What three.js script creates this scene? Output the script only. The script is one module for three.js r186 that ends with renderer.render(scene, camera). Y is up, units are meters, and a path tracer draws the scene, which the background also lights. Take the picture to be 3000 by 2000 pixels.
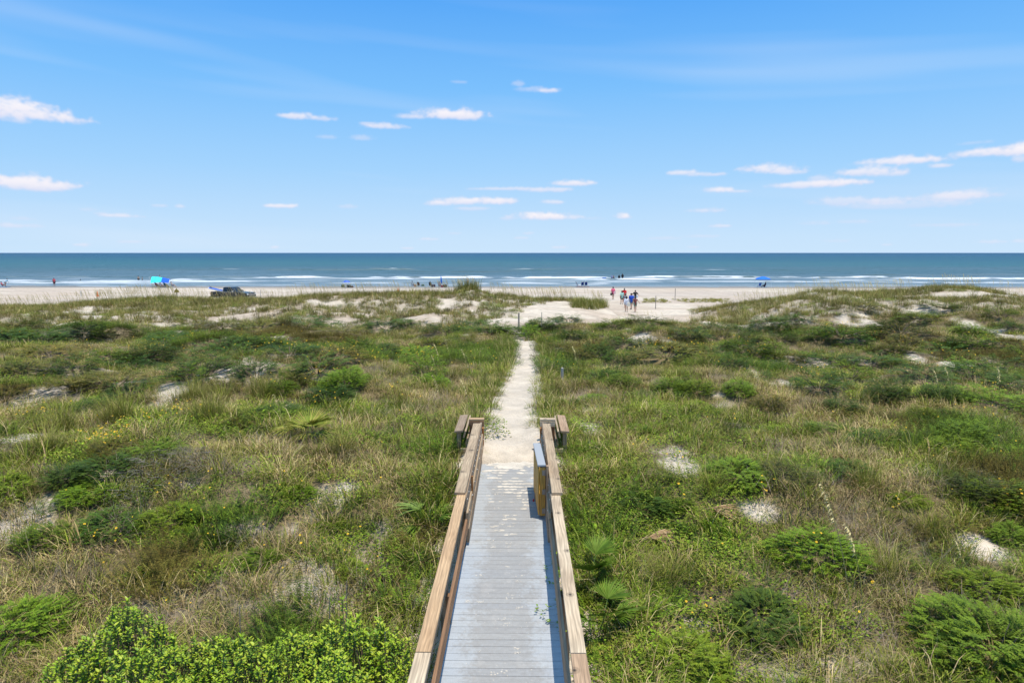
import * as THREE from 'three';
import { mergeGeometries } from 'three/addons/utils/BufferGeometryUtils.js';

// ------------------------------------------------------------------ camera
const W = 1024, H = 682;
const scene = new THREE.Scene();
const camera = new THREE.PerspectiveCamera(53.13, W / H, 0.1, 60000);
const EYE = new THREE.Vector3(0.18, 4.62, 0);
const YAW = 0.012, PITCH = 0.1293;
camera.position.copy(EYE);
camera.rotation.order = 'YXZ';
camera.rotation.set(-PITCH, YAW, 0);
camera.updateMatrixWorld(true);

// ------------------------------------------------------------------ sun
const SUN = new THREE.Vector3(0.125, 0.985, 0.06).normalize();
const sun = new THREE.DirectionalLight(new THREE.Color(1, 0.94, 0.82), 4.7);
sun.position.copy(SUN).multiplyScalar(120).add(new THREE.Vector3(0, 0, -40));
sun.target.position.set(0, 0, -40);
sun.castShadow = true;
sun.shadow.mapSize.set(4096, 4096);
Object.assign(sun.shadow.camera, { left: -110, right: 110, top: 110, bottom: -110, near: 1, far: 400 });
scene.add(sun, sun.target);
const EXPOSURE = 1.0;

// ------------------------------------------------------------------ small maths
function rng(seed) { let a = seed >>> 0; return () => { a = (a + 0x6D2B79F5) >>> 0; let t = a; t = Math.imul(t ^ (t >>> 15), t | 1); t ^= t + Math.imul(t ^ (t >>> 7), t | 61); return ((t ^ (t >>> 14)) >>> 0) / 4294967296; }; }
const hash = (x, y, s = 0) => { let h = Math.imul(x | 0, 374761393) ^ Math.imul(y | 0, 668265263) ^ Math.imul(s | 0, 1274126177); h = Math.imul(h ^ (h >>> 13), 1274126177); return ((h ^ (h >>> 16)) >>> 0) / 4294967296; };
const fade = t => t * t * (3 - 2 * t);
function noise(x, y, s = 0) { const i = Math.floor(x), j = Math.floor(y), u = fade(x - i), v = fade(y - j); const a = hash(i, j, s), b = hash(i + 1, j, s), c = hash(i, j + 1, s), d = hash(i + 1, j + 1, s); return a + (b - a) * u + (c - a) * v + (a - b - c + d) * u * v; }
function fbm(x, y, s = 0, o = 4) { let v = 0, a = 0.5, n = 0; for (let k = 0; k < o; k++) { v += a * noise(x, y, s + k * 17); n += a; x = x * 2.03 + 11.7; y = y * 2.03 - 5.3; a *= 0.5; } return v / n; }
const clamp = (v, a = 0, b = 1) => Math.min(b, Math.max(a, v));
const lerp = (a, b, t) => a + (b - a) * t;
const smooth = (a, b, v) => fade(clamp((v - a) / (b - a)));
function table(t, v) { if (v <= t[0][0]) return t[0][1]; for (let k = 1; k < t.length; k++) if (v <= t[k][0]) { const [a, p] = t[k - 1], [b, q] = t[k]; return lerp(p, q, fade((v - a) / (b - a))); } return t[t.length - 1][1]; }
const lin = c => { c /= 255; return c <= 0.04045 ? c / 12.92 : ((c + 0.055) / 1.055) ** 2.4; };
// a pixel of the 3000 x 2000 photograph as a direction
function ray(px, py) { return new THREE.Vector3((px - 1500) / 2000, (1000 - py) / 2000, -1).applyEuler(camera.rotation).normalize(); }
function atHeight(px, py, y) { const r = ray(px, py); return EYE.clone().addScaledVector(r, (y - EYE.y) / r.y); }

// ------------------------------------------------------------------ sky
{
  const SW = 4096, SH = 2048, data = new Float32Array(SW * SH * 4);
  const stops = [[0, 203, 229, 252], [1.2, 200, 228, 253], [6.6, 164, 212, 254], [12.9, 124, 192, 253], [19.2, 90, 169, 248], [32, 98, 165, 235], [50, 116, 173, 231], [70, 136, 183, 229], [90, 150, 190, 229]].map(([e, r, g, b]) => [e, lin(r), lin(g), lin(b)]);  // overhead stops, out of view, made paler and less blue to soften blue shadows
  // clouds: centre pixel, half width, half height, strength, flat base
  const cl = [
    [55, 322, 105, 30, 1], [100, 340, 120, 17, .9], [150, 345, 90, 10, .7], [40, 350, 50, 10, .5], [70, 537, 125, 22, .95], [130, 545, 75, 16, .85], [20, 530, 70, 18, .8],
    [870, 340, 60, 11, .85], [930, 347, 60, 8, .6], [1310, 336, 125, 17, 1], [1360, 338, 80, 19, .9], [1210, 342, 70, 9, .7], [1080, 362, 28, 10, .6], [1130, 370, 70, 10, .8], [960, 402, 40, 7, .35], [1060, 405, 45, 9, .45],
    [1610, 265, 45, 8, .75], [1560, 262, 60, 10, .4], [1518, 245, 22, 10, .4], [1345, 240, 30, 5, .3], [1680, 537, 80, 10, .9], [1600, 556, 95, 9, .7], [1480, 553, 120, 6, .65],
    [1370, 590, 140, 13, .9], [1290, 596, 60, 9, .75], [1450, 588, 90, 12, .9], [1620, 592, 45, 7, .7], [1380, 611, 70, 7, .5], [1580, 634, 105, 15, 1], [1640, 637, 80, 10, .8], [1490, 640, 35, 8, .4], [1825, 634, 34, 10, .95], [1740, 640, 40, 6, .2],
    [825, 603, 60, 8, .9], [350, 632, 60, 6, .75], [300, 626, 25, 5, .4], [470, 603, 28, 5, .45], [525, 605, 18, 5, .6], [1020, 605, 40, 7, .35], [260, 614, 26, 5, .35], [20, 660, 40, 7, .55], [60, 640, 30, 5, .3], [100, 662, 26, 5, .35], [240, 717, 24, 5, .6], [380, 708, 40, 4, .4], [1255, 700, 34, 5, .55], [1330, 683, 24, 4, .3], [1190, 727, 22, 4, .5], [805, 724, 16, 4, .6],
    [2000, 506, 55, 9, .8], [2060, 511, 70, 6, .6], [2110, 510, 26, 5, .5], [2255, 497, 100, 15, .85], [2310, 505, 60, 9, .7], [2190, 496, 40, 9, .6], [2105, 557, 60, 9, .9], [2150, 560, 60, 5, .6], [2390, 540, 130, 13, .85], [2460, 535, 80, 12, .9], [2405, 521, 40, 9, .55], [2545, 503, 95, 14, .85], [2600, 510, 50, 9, .6], [2640, 472, 120, 13, .9], [2670, 467, 55, 13, .7], [2750, 486, 30, 7, .75],
    [2920, 445, 110, 14, .9], [3000, 440, 90, 18, 1], [2990, 465, 20, 12, .6], [2860, 418, 45, 4, .3], [2470, 590, 110, 15, .55], [2600, 588, 60, 13, .6], [2830, 570, 100, 12, .75], [2780, 580, 110, 12, .55], [2650, 600, 200, 14, .4], [2070, 617, 65, 7, .6], [2110, 662, 34, 6, .6], [2390, 655, 60, 6, .3], [2500, 650, 60, 6, .35], [2800, 659, 60, 6, .35], [2700, 660, 40, 5, .25], [1940, 698, 60, 7, .3], [2060, 692, 60, 6, .35], [1550, 683, 20, 5, .4], [1530, 697, 30, 5, .4], [1640, 725, 30, 6, .5], [2030, 723, 20, 4, .4], [2600, 717, 18, 4, .5], [2450, 706, 40, 5, .25], [2900, 709, 40, 4, .5], [2990, 706, 20, 5, .5]];
  const list = cl.map(([px, py, hw, hh, s]) => { const r = ray(px, py); return { az: Math.atan2(r.x, -r.z), el: Math.asin(r.y), hw: hw / 2150, hh: hh / 2050, s }; });
  // the same fair-weather cloud goes on round the horizon
  const rr = rng(5);
  for (let k = 0; k < 150; k++) { const az = 0.75 + rr() * (Math.PI * 2 - 1.5), el = 0.02 + rr() * rr() * 0.5; const b = 0.02 + rr() * 0.05; list.push({ az: az > Math.PI ? az - 2 * Math.PI : az, el, hw: b, hh: b * (0.1 + rr() * 0.08), s: 0.4 + rr() * 0.5 }); }
  for (let j = 0; j < SH; j++) {
    const el = ((j + 0.5) / SH - 0.5) * Math.PI, deg = Math.max(0, el * 180 / Math.PI);
    let k = 1; while (k < stops.length - 1 && deg > stops[k][0]) k++;
    const a = stops[k - 1], b = stops[k], t = clamp((deg - a[0]) / (b[0] - a[0]));
    for (let i = 0; i < SW; i++) {
      const az = ((i + 0.5) / SW - 0.5) * 2 * Math.PI + Math.PI / 2, o = (j * SW + i) * 4; // from -z
      let veil = 0;
      if (deg > 0.3 && deg < 24) { const e2 = el * 26 + Math.sin(az) * 1.6; veil = Math.max(0, fbm(az * 2.1 + 3 + el * 5, e2, 71, 3) - 0.5) * 0.9 * smooth(24, 10, deg) * 1.0; }
      let au = 0; if (deg > 30) { const dir = Math.cos(el) * Math.sin(az) * SUN.x + Math.sin(el) * SUN.y - Math.cos(el) * Math.cos(az) * SUN.z; au = Math.max(0, dir) ** 14 * .35 + Math.max(0, dir) ** 90 * .5; }  // broad glow around the unseen sun, added to whiten the overhead skylight
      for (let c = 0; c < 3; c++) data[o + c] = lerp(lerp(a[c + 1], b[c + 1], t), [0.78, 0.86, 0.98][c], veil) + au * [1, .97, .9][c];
      data[o + 3] = 1;
    }
  }
  const alpha = new Float32Array(SW * SH), hot = new Float32Array(SW * SH);
  for (const c of list) {
    const j0 = Math.floor((((c.el - c.hh * 2.2) / Math.PI) + 0.5) * SH), j1 = Math.ceil((((c.el + c.hh * 2.6) / Math.PI) + 0.5) * SH);
    const i0 = Math.floor((((c.az - Math.PI / 2 - c.hw * 1.5) / (2 * Math.PI)) + 0.5) * SW), i1 = Math.ceil((((c.az - Math.PI / 2 + c.hw * 1.5) / (2 * Math.PI)) + 0.5) * SW);
    for (let j = j0; j <= j1; j++) for (let i = i0; i <= i1; i++) {
      const ii = ((i % SW) + SW) % SW, el = ((j + 0.5) / SH - 0.5) * Math.PI, az = ((i + 0.5) / SW - 0.5) * 2 * Math.PI + Math.PI / 2;
      const n = fbm(az * 52, el * 95, 31, 4), n2 = fbm(az * 140, el * 210, 47, 3);
      const x = (az - c.az) / c.hw + (n2 - .5) * .35, y0 = (el - c.el) / c.hh, top = 1.1 + (n - .5) * 2.2;
      const y = y0 > 0 ? y0 / Math.max(.4, top) : y0 / 0.75;
      const n3 = fbm(az * 300, el * 620, 53, 2), r2 = x * x + y * y + (n - 0.5) * 1.2 + (n2 - .5) * .7 + (n3 - .5) * .5;
      const al = smooth(1.2, 0.0, r2) * c.s, at = j * SW + ii;
      if (al > 0) { alpha[at] = 1 - (1 - alpha[at]) * (1 - al); hot[at] = Math.max(hot[at], al * smooth(-1.1, 0.5, y0)); }
    }
  }
  for (let k = 0; k < SW * SH; k++) if (alpha[k] > 0) { const q = alpha[k] * 0.93, h = hot[k]; for (let c = 0; c < 3; c++) data[k * 4 + c] = lerp(data[k * 4 + c], lerp([0.70, 0.73, 0.92][c], [0.99, 0.94, 0.97][c], h), q); }
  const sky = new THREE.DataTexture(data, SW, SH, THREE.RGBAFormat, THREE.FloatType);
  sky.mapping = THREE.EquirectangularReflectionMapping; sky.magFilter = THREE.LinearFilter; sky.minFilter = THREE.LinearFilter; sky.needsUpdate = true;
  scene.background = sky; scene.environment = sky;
}

// ------------------------------------------------------------------ helpers
const taken = {};
function numbered(n) { const k = taken[n] = (taken[n] ?? -1) + 1; return k ? `${n}_${String(k).padStart(3, '0')}` : n; }
function tag(o, label, category, group, kind) { if (label) o.userData.label = label; if (category) o.userData.category = category; if (group) o.userData.group = group; if (kind) o.userData.kind = kind; return o; }
function thing(name, label, category, pos = [0, 0, 0], turn = 0, group) { const g = new THREE.Group(); g.name = numbered(name); g.position.set(...(pos.isVector3 ? pos.toArray() : pos)); g.rotation.y = turn; scene.add(g); return tag(g, label, category, group); }
function part(parent, name, geo, mat) { const m = new THREE.Mesh(geo, mat); m.name = name; m.castShadow = m.receiveShadow = true; parent.add(m); return m; }
function copyOf(o, label) { const c = o.clone(); c.name = numbered(o.name.replace(/_\d{3}$/, '')); c.userData = { ...o.userData }; if (label) c.userData.label = label; scene.add(c); return c; }
const std = (r, g, b, rough = 0.8, extra = {}) => new THREE.MeshStandardMaterial({ color: new THREE.Color().setRGB(r, g, b), roughness: rough, ...extra });
function place(g, x, y, z, rx = 0, ry = 0, rz = 0, s = 1) { const m = new THREE.Matrix4().compose(new THREE.Vector3(x, y, z), new THREE.Quaternion().setFromEuler(new THREE.Euler(rx, ry, rz, 'YXZ')), new THREE.Vector3(s, s, s)); return g.applyMatrix4(m); }
const box = (w, h, d, x = 0, y = 0, z = 0, ry = 0) => place(new THREE.BoxGeometry(w, h, d), x, y, z, 0, ry);
const cyl = (r0, r1, h, n = 10) => new THREE.CylinderGeometry(r1, r0, h, n);
function bar(a, b, r, n = 6, r2 = r) { const A = new THREE.Vector3(...a), B = new THREE.Vector3(...b), g = new THREE.CylinderGeometry(r2, r, A.distanceTo(B), n); g.applyQuaternion(new THREE.Quaternion().setFromUnitVectors(new THREE.Vector3(0, 1, 0), B.clone().sub(A).normalize())); return g.translate((A.x + B.x) / 2, (A.y + B.y) / 2, (A.z + B.z) / 2); }
function join(list) { const l = list.map(g => { const h = g.index ? g.toNonIndexed() : g; for (const k of Object.keys(h.attributes)) if (!['position', 'normal', 'uv'].includes(k)) h.deleteAttribute(k); return h; }); return mergeGeometries(l); }
// a sawn board: length along x, thickness y, width z, chamfered long edges; uv in metres
function plank(len, t, w, seed = 0, c = 0.006) {
  const s = new THREE.Shape(); const a = w / 2, b = t / 2;
  s.moveTo(-a + c, -b); s.lineTo(a - c, -b); s.lineTo(a, -b + c); s.lineTo(a, b - c); s.lineTo(a - c, b); s.lineTo(-a + c, b); s.lineTo(-a, b - c); s.lineTo(-a, -b + c); s.closePath();
  const g = new THREE.ExtrudeGeometry(s, { depth: len, bevelEnabled: false }); g.translate(0, 0, -len / 2); g.rotateY(Math.PI / 2);
  const p = g.attributes.position, n = g.attributes.normal, uv = g.attributes.uv, ou = hash(seed, 3) * 7, ov = hash(seed, 9) * 5;
  for (let k = 0; k < p.count; k++) { const ny = Math.abs(n.getY(k)), nx = Math.abs(n.getX(k)); uv.setXY(k, nx > .7 ? p.getZ(k) * 1.5 + ou : p.getX(k) + ou, (ny > .5 ? p.getZ(k) : p.getY(k) + .3) + ov); }
  return g;
}
function dataTex(w, h, f, srgb = true) { const d = new Uint8Array(w * h * 4); for (let j = 0; j < h; j++) for (let i = 0; i < w; i++) { const v = f(i / w, j / h, i, j), o = (j * w + i) * 4; for (let c = 0; c < 3; c++) d[o + c] = clamp(Array.isArray(v) ? v[c] : v) * 255; d[o + 3] = 255; } const t = new THREE.DataTexture(d, w, h); if (srgb) t.colorSpace = THREE.SRGBColorSpace; t.wrapS = t.wrapT = THREE.RepeatWrapping; t.magFilter = THREE.LinearFilter; t.minFilter = THREE.LinearMipmapLinearFilter; t.generateMipmaps = true; t.needsUpdate = true; return t; }
// noise that tiles
function tnoise(u, v, fx, fy, s) { const x = u * fx, y = v * fy, i = Math.floor(x), j = Math.floor(y), a = fade(x - i), b = fade(y - j), q = (m, n) => hash(((m % fx) + fx) % fx, ((n % fy) + fy) % fy, s); return lerp(lerp(q(i, j), q(i + 1, j), a), lerp(q(i, j + 1), q(i + 1, j + 1), a), b); }
const tfbm = (u, v, fx, fy, s, o = 4) => { let r = 0, a = .5, n = 0; for (let k = 0; k < o; k++) { r += a * tnoise(u, v, fx << k, fy << k, s + k); n += a; a *= .55; } return r / n; };
// ------------------------------------------------------------------ terrain (d = metres ahead of the camera, z = -d)
const SEA = -2.35;
const PATHX = [[13, 0], [15, -.02], [18, -.03], [21, .09], [25, .32], [31, .52], [36, .46], [41, .08], [44, -.3], [48, -.8]];
const PATHY = [[13.6, .16], [14.1, .215], [14.8, .34], [16, .36], [18, .29], [20, .2], [24, .05], [30, -.15], [36, -.33], [42, -.46], [46, -.72], [49, -.95]];
const pathX = d => table(PATHX, d), pathY = d => table(PATHY, d);
const deckY = d => d < 10.4 ? 0 : (d - 10.4) / 3.65 * 0.2;
// crest of the foredune, read off the skyline: photograph column -> height
const CREST = [[-800, -.6], [0, -.75], [150, -.72], [250, -.35], [400, -.1], [500, .05], [600, -.08], [700, -.04], [780, .02], [850, .2], [950, .6], [1100, .62], [1250, .68], [1340, .75], [1385, 1.12], [1450, .5], [1550, .12], [1700, 0], [1765, -.4], [1805, -1.7], [2060, -1.75], [2120, -1.2], [2200, -.55], [2300, .05], [2390, .85], [2500, .6], [2600, .85], [2740, 1.25], [2850, 1.0], [2930, .1], [3050, -.2], [3800, .2]];
const colAt66 = x => 1500 + 2000 * ((x - .18) / 67 + .012);
const BASE = [[-12, -1.1], [3, -1], [8, -.75], [11, -.42], [14, .05], [17, .15], [25, .05], [35, -.12], [43, -.18], [50, -.8], [56, -1], [70, -1.45], [80, -1.85], [96, -1.97], [128, -2.22], [141, -2.36], [170, -3.2], [400, -6]];
function ground(x, d) {
  let h = table(BASE, d);
  const swale = smooth(43, 50, d) * smooth(72, 62, d);
  const right = smooth(14, 26, x), left = smooth(-18, -34, x);
  h += swale * (right * 1.05 + left * .4); h += right * .35 * smooth(24, 40, d) * smooth(60, 48, d);
  if (d < 82) {
    const amp = smooth(6, 13, d) * smooth(80, 66, d);
    h += amp * (.4 + .6 * smooth(2, 8, Math.abs(x))) * ((fbm(x / 8, d / 6, 1, 3) - .5) * lerp(.9, 2.4, smooth(16, 30, d)) + (fbm(x / 2.4, d / 2.2, 5, 3) - .5) * lerp(.3, .75, smooth(15, 24, d)));
    const c = table(CREST, colAt66(x)), d0 = 66 + (noise(x / 11, 3, 8) - .5) * 4, q = d < d0 ? smooth(d0 - 15, d0, d) : smooth(d0 + 9, d0, d);
    h = lerp(h, c + (fbm(x / 3, d / 3, 12, 3) - .5) * .35, q);
    // the mound beside the beach access and the hump beyond the right-hand dune
    if (x > 36) { const e = Math.hypot((x - 56) / 12, (d - 88) / 9); h += 1.9 * smooth(1, 0, e); }
  } else if (x > 36) { const e = Math.hypot((x - 56) / 12, (d - 88) / 9); h += 1.9 * smooth(1, 0, e); }
  if (d > 82 && d < 141) h += (fbm(x / 14, d / 5, 21, 2) - .5) * .07 * smooth(141, 120, d);
  if (d > 12.5 && d < 50) { const t = Math.abs(x - pathX(d)), w = smooth(1.5, .55, t) * smooth(12.5, 13.4, d) * smooth(50, 46, d); h = lerp(h, pathY(d) + (fbm(x * 2.6, d * 2.6, 40, 2) - .5) * .09 + (fbm(x * 5.5, d * 4.5, 43, 2) - .5) * .12 + smooth(.25, .6, t) * .05, w); }
  // the sand stays under the boards
  if (d < 14.05) { const w = smooth(1.35, .95, Math.abs(x)); h = lerp(h, Math.min(h, deckY(Math.max(d, 0)) - .3), w * smooth(14.05, 13.75, d)); }
  return h;
}
const groundAt = (x, z) => ground(x, -z);
// where the line of sight through a pixel meets the ground
function G(px, py) { const r = ray(px, py); let t = 3, p = EYE.clone(), prev = t; for (; t < 260; t += Math.max(.05, t * .004)) { p = EYE.clone().addScaledVector(r, t); if (p.y < ground(p.x, -p.z)) { let a = prev, b = t; for (let k = 0; k < 14; k++) { const m = (a + b) / 2; p = EYE.clone().addScaledVector(r, m); if (p.y < ground(p.x, -p.z)) b = m; else a = m; } return EYE.clone().addScaledVector(r, b); } prev = t; } return p; }

// the same on the open beach, for things that stand partly behind the dune
function B(px, py) { let y = -1.95, p; for (let k = 0; k < 4; k++) { p = atHeight(px, py, y); y = ground(p.x, -p.z); } return p; }

// ---- what grows where: bare patches read off the photograph (column, row, half width, half height in pixels)
const bare = [[90, 1180, 60, 50], [530, 1120, 70, 45], [650, 1100, 60, 30], [500, 1160, 50, 30], [40, 1290, 60, 30], [2220, 1490, 75, 42], [2010, 1350, 40, 50], [1990, 1365, 55, 40], [2290, 1080, 26, 22], [2240, 1120, 30, 16], [2330, 1130, 24, 20], [2690, 1060, 50, 20], [2830, 1075, 40, 25], [2900, 1390, 70, 30], [2880, 1610, 80, 50], [1010, 1440, 40, 50], [1170, 1830, 60, 40], [1210, 1760, 40, 30], [1880, 1005, 60, 12], [2560, 960, 60, 25], [2490, 950, 60, 14], [2840, 950, 70, 40], [2900, 970, 70, 24], [2960, 985, 60, 22], [100, 1530, 70, 40], [150, 1470, 50, 40], [820, 990, 50, 12], [640, 940, 80, 14], [700, 925, 120, 12], [1000, 945, 120, 14], [250, 915, 110, 12], [2710, 905, 140, 14], [2480, 880, 60, 14], [2720, 870, 140, 16], [2960, 870, 70, 14], [1730, 1255, 40, 25], [2360, 940, 60, 10], [760, 905, 80, 10], [950, 890, 140, 12], [1060, 925, 120, 12], [1210, 930, 80, 10]]
  .map(([px, py, hw, hh]) => { if (py < 960) hw *= .55; const c = G(px, py), e = G(px + hw, py), n = G(px, py + hh), f = G(px, py - hh); return { x: c.x, d: -c.z, rx: Math.max(.3, Math.abs(e.x - c.x)) * .72, rd: clamp(Math.abs(f.z - n.z) / 2, .25, 1.5) * .8 }; });
function cover(x, d) {
  if (d > 84 && !(x > 40 && d < 98)) return 0;
  let v = 1;
  for (const b of bare) { const e = ((x - b.x) / b.rx) ** 2 + ((d - b.d) / b.rd) ** 2; if (e < 2.4) v = Math.min(v, smooth(.55, 1.7, e + (fbm(x * 1.9, d * 1.9, 90, 4) - .5) * 2.2)); }
  // low, thin, patchy growth between the two ridges and on the seaward face
  const far = smooth(43.5, 47.5, d + (fbm(x / 4, d / 4, 61, 2) - .5) * 5);
  if (far > 0) {
    const n = fbm(x / 2.0, d / 1.9, 33, 4), c = colAt66(x), crest = smooth(59, 64, d) * smooth(73, 67, d), gap = table([[1740, 0], [1800, 1], [2040, 1], [2110, 0]], c) * smooth(56, 61, d);
    let g = smooth(.33, .52, n + crest * .2 + smooth(14, 26, x) * .16 + smooth(-6, -16, x) * .1);
    g *= 1 - gap; g *= smooth(80, 73, d + (fbm(x / 3, 1, 7, 2) - .5) * 6);
    // open sand round the end of the path
    const e = Math.hypot((x - 7) / 8, (d - 57) / 9); g *= smooth(.75, 1.15, e + (fbm(x / 2.5, d / 2.5, 15, 3) - .5) * .5);
    v = Math.min(v, lerp(1, g, far));
  }
  const n2 = fbm(x / 1.3, d / 1.3, 55, 3); v *= smooth(.22, .36, n2 + .1 * (1 - far));
  if (d > 12.9 && d < 54) { const t = Math.abs(x - pathX(d)) + (fbm(x * 2.2, d * 1.6, 77, 3) - .5) * .28, w = table([[13, .74], [14.5, .7], [16.5, .6], [30, .6], [37, .5], [43, .52], [52, 1.5]], d); v *= smooth(w, w + .22, t); }
  if (d < 15.2 && Math.abs(x) < 1.3) v = 0;
  return v;
}
// shrubs that stand out one by one (column, row of the base, width in pixels, kind)
const shrubSpots = (() => {
  const list = [
    // right of the boardwalk
    [2160, 1400, 205, 'b'], [2300, 1410, 175, 'l'], [2400, 1640, 290, 'b'], [2910, 1930, 320, 'b'], [2230, 1830, 300, 'd'], [1890, 1500, 170, 'd'], [2010, 1960, 300, 'b'], [1970, 1560, 120, 'd'], [2850, 1450, 170, 'l'], [2930, 1470, 200, 'b'], [2960, 1580, 120, 'b'], [2880, 1730, 190, 'b'],
    [1860, 1460, 130, 'b'], [1970, 1490, 130, 'b'], [1690, 1470, 130, 'b'], [1720, 1560, 140, 'd'], [2490, 1390, 150, 'd'], [2540, 1290, 120, 'd'], [2420, 1270, 150, 'b'], [2640, 1290, 120, 'd'], [2830, 1290, 160, 'b'], [2790, 1320, 150, 'b'], [2950, 1350, 150, 'b'],
    [1900, 950, 110, 'b'], [2020, 990, 110, 'd'], [2180, 975, 110, 'd'], [2250, 950, 80, 'd'], [2470, 985, 170, 'b'], [2640, 975, 120, 'd'], [2685, 940, 90, 'b'], [2290, 1000, 80, 'd'], [1830, 1015, 110, 'd'], [1955, 1045, 150, 'y'], [2170, 1035, 110, 'd'], [2205, 1050, 100, 'b'], [2420, 1070, 130, 'd'], [2550, 1070, 130, 'd'], [2765, 1040, 150, 'd'], [2870, 1030, 120, 'd'], [2485, 1120, 120, 'b'], [1965, 1145, 110, 'b'], [2045, 1150, 110, 'b'], [2165, 1150, 100, 'b'], [2400, 1140, 150, 'd'], [2710, 1120, 140, 'd'], [2850, 1110, 120, 'd'], [2920, 1090, 120, 'd'], [2910, 1190, 150, 'b'], [2750, 1170, 110, 'd'], [1825, 1130, 90, 'b'], [1815, 1070, 80, 'd'], [1750, 1045, 90, 'd'], [1690, 1000, 100, 'd'], [2620, 1030, 90, 'y'], [2310, 1060, 90, 'y'], [1870, 1270, 110, 'b'], [2050, 1200, 90, 'b'], [1740, 1175, 80, 'b'], [2250, 1200, 100, 'y'], [2600, 1170, 100, 'd'], [2140, 1085, 90, 'd'], [2700, 1235, 100, 'b'], [2350, 945, 70, 'd'], [2760, 905, 80, 'b'], [2930, 925, 70, 'b'], [2540, 905, 70, 'y'], [2980, 1140, 120, 'd'],
    // left of the boardwalk
    [265, 1455, 150, 'b'], [310, 1390, 220, 'd'], [200, 1410, 160, 'd'], [340, 1130, 200, 'y'], [230, 1140, 150, 'y'], [385, 1090, 120, 'd'], [430, 1050, 130, 'd'], [590, 1105, 150, 'd'], [750, 1105, 130, 'd'], [930, 1090, 150, 'd'], [1010, 1130, 150, 'b'], [970, 1175, 170, 'd'], [820, 1215, 150, 'd'], [900, 1230, 120, 'y'], [500, 1540, 170, 'b'], [330, 1560, 170, 'd'], [130, 1590, 170, 'b'], [980, 1540, 120, 'b'], [1215, 1645, 170, 'd'], [1180, 1610, 110, 'b'], [60, 1860, 260, 'b'], [440, 1345, 170, 'b'], [330, 1330, 150, 'y'],
    [480, 1010, 120, 'd'], [560, 960, 110, 'y'], [650, 960, 130, 'y'], [760, 975, 130, 'y'], [900, 960, 120, 'd'], [1000, 975, 140, 'y'], [1130, 960, 120, 'd'], [1230, 965, 120, 'y'], [1300, 975, 110, 'd'], [1400, 965, 110, 'd'], [1440, 975, 90, 'd'], [100, 990, 150, 'd'], [20, 1000, 120, 'd'], [240, 985, 130, 'd'], [330, 1000, 120, 'd'], [60, 1090, 110, 'y'], [150, 1050, 130, 'y'], [660, 1050, 120, 'd'], [850, 1040, 130, 'd'], [1100, 1040, 140, 'd'], [1220, 1060, 120, 'b'], [1000, 1050, 110, 'y'], [1250, 1100, 110, 'b'], [700, 1250, 120, 'y'], [1060, 1220, 110, 'b'], [120, 1330, 130, 'y'], [30, 1440, 130, 'b'], [880, 1450, 110, 'b'], [760, 1650, 130, 'b'], [640, 1600, 120, 'd'], [420, 1700, 130, 'b'], [1030, 1680, 110, 'b'],
    [1556, 990, 70, 'b'], [1548, 976, 90, 'd'], [1480, 985, 80, 'd'], [1575, 968, 80, 'd'], [1600, 960, 100, 'd'], [1665, 940, 70, 'b'], [1840, 1470, 90, 'd'], [1700, 1750, 120, 'b'], [1860, 1850, 110, 'b'], [2660, 1470, 110, 'b'], [2100, 1560, 100, 'b'], [1790, 1640, 110, 'b']];
  const r = rng(616); for (let k = 0; k < 120; k++) { const py = 965 + r() * r() * 420; list.push([r() * 3000, py, (40 + r() * 60) * (py / 1100), r() < .5 ? 'd' : r() < .5 ? 'y' : 'b']); }
  return list.filter(([px, py]) => Math.abs(px - 1520) > 24 || py > 1500).map(([px, py, w, k]) => { const p = G(clamp(px, -40, 3040), py), dist = EYE.distanceTo(p); return { x: p.x, d: -p.z, wid: w / 2000 * dist * lerp(.44, .6, smooth(18, 28, dist)), k, dist }; });
})();
const inShrub = (x, d) => shrubSpots.some(q => (x - q.x) ** 2 + (d - q.d) ** 2 < (q.wid * (q.dist > 24 ? .8 : .5)) ** 2);
const dry = (x, d) => fbm(x / 1.9 + 40, d / 1.6, 101, 4);
const lush = (x, d) => fbm(x / 5.5 - 20, d / 4.5, 151, 3);

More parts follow.
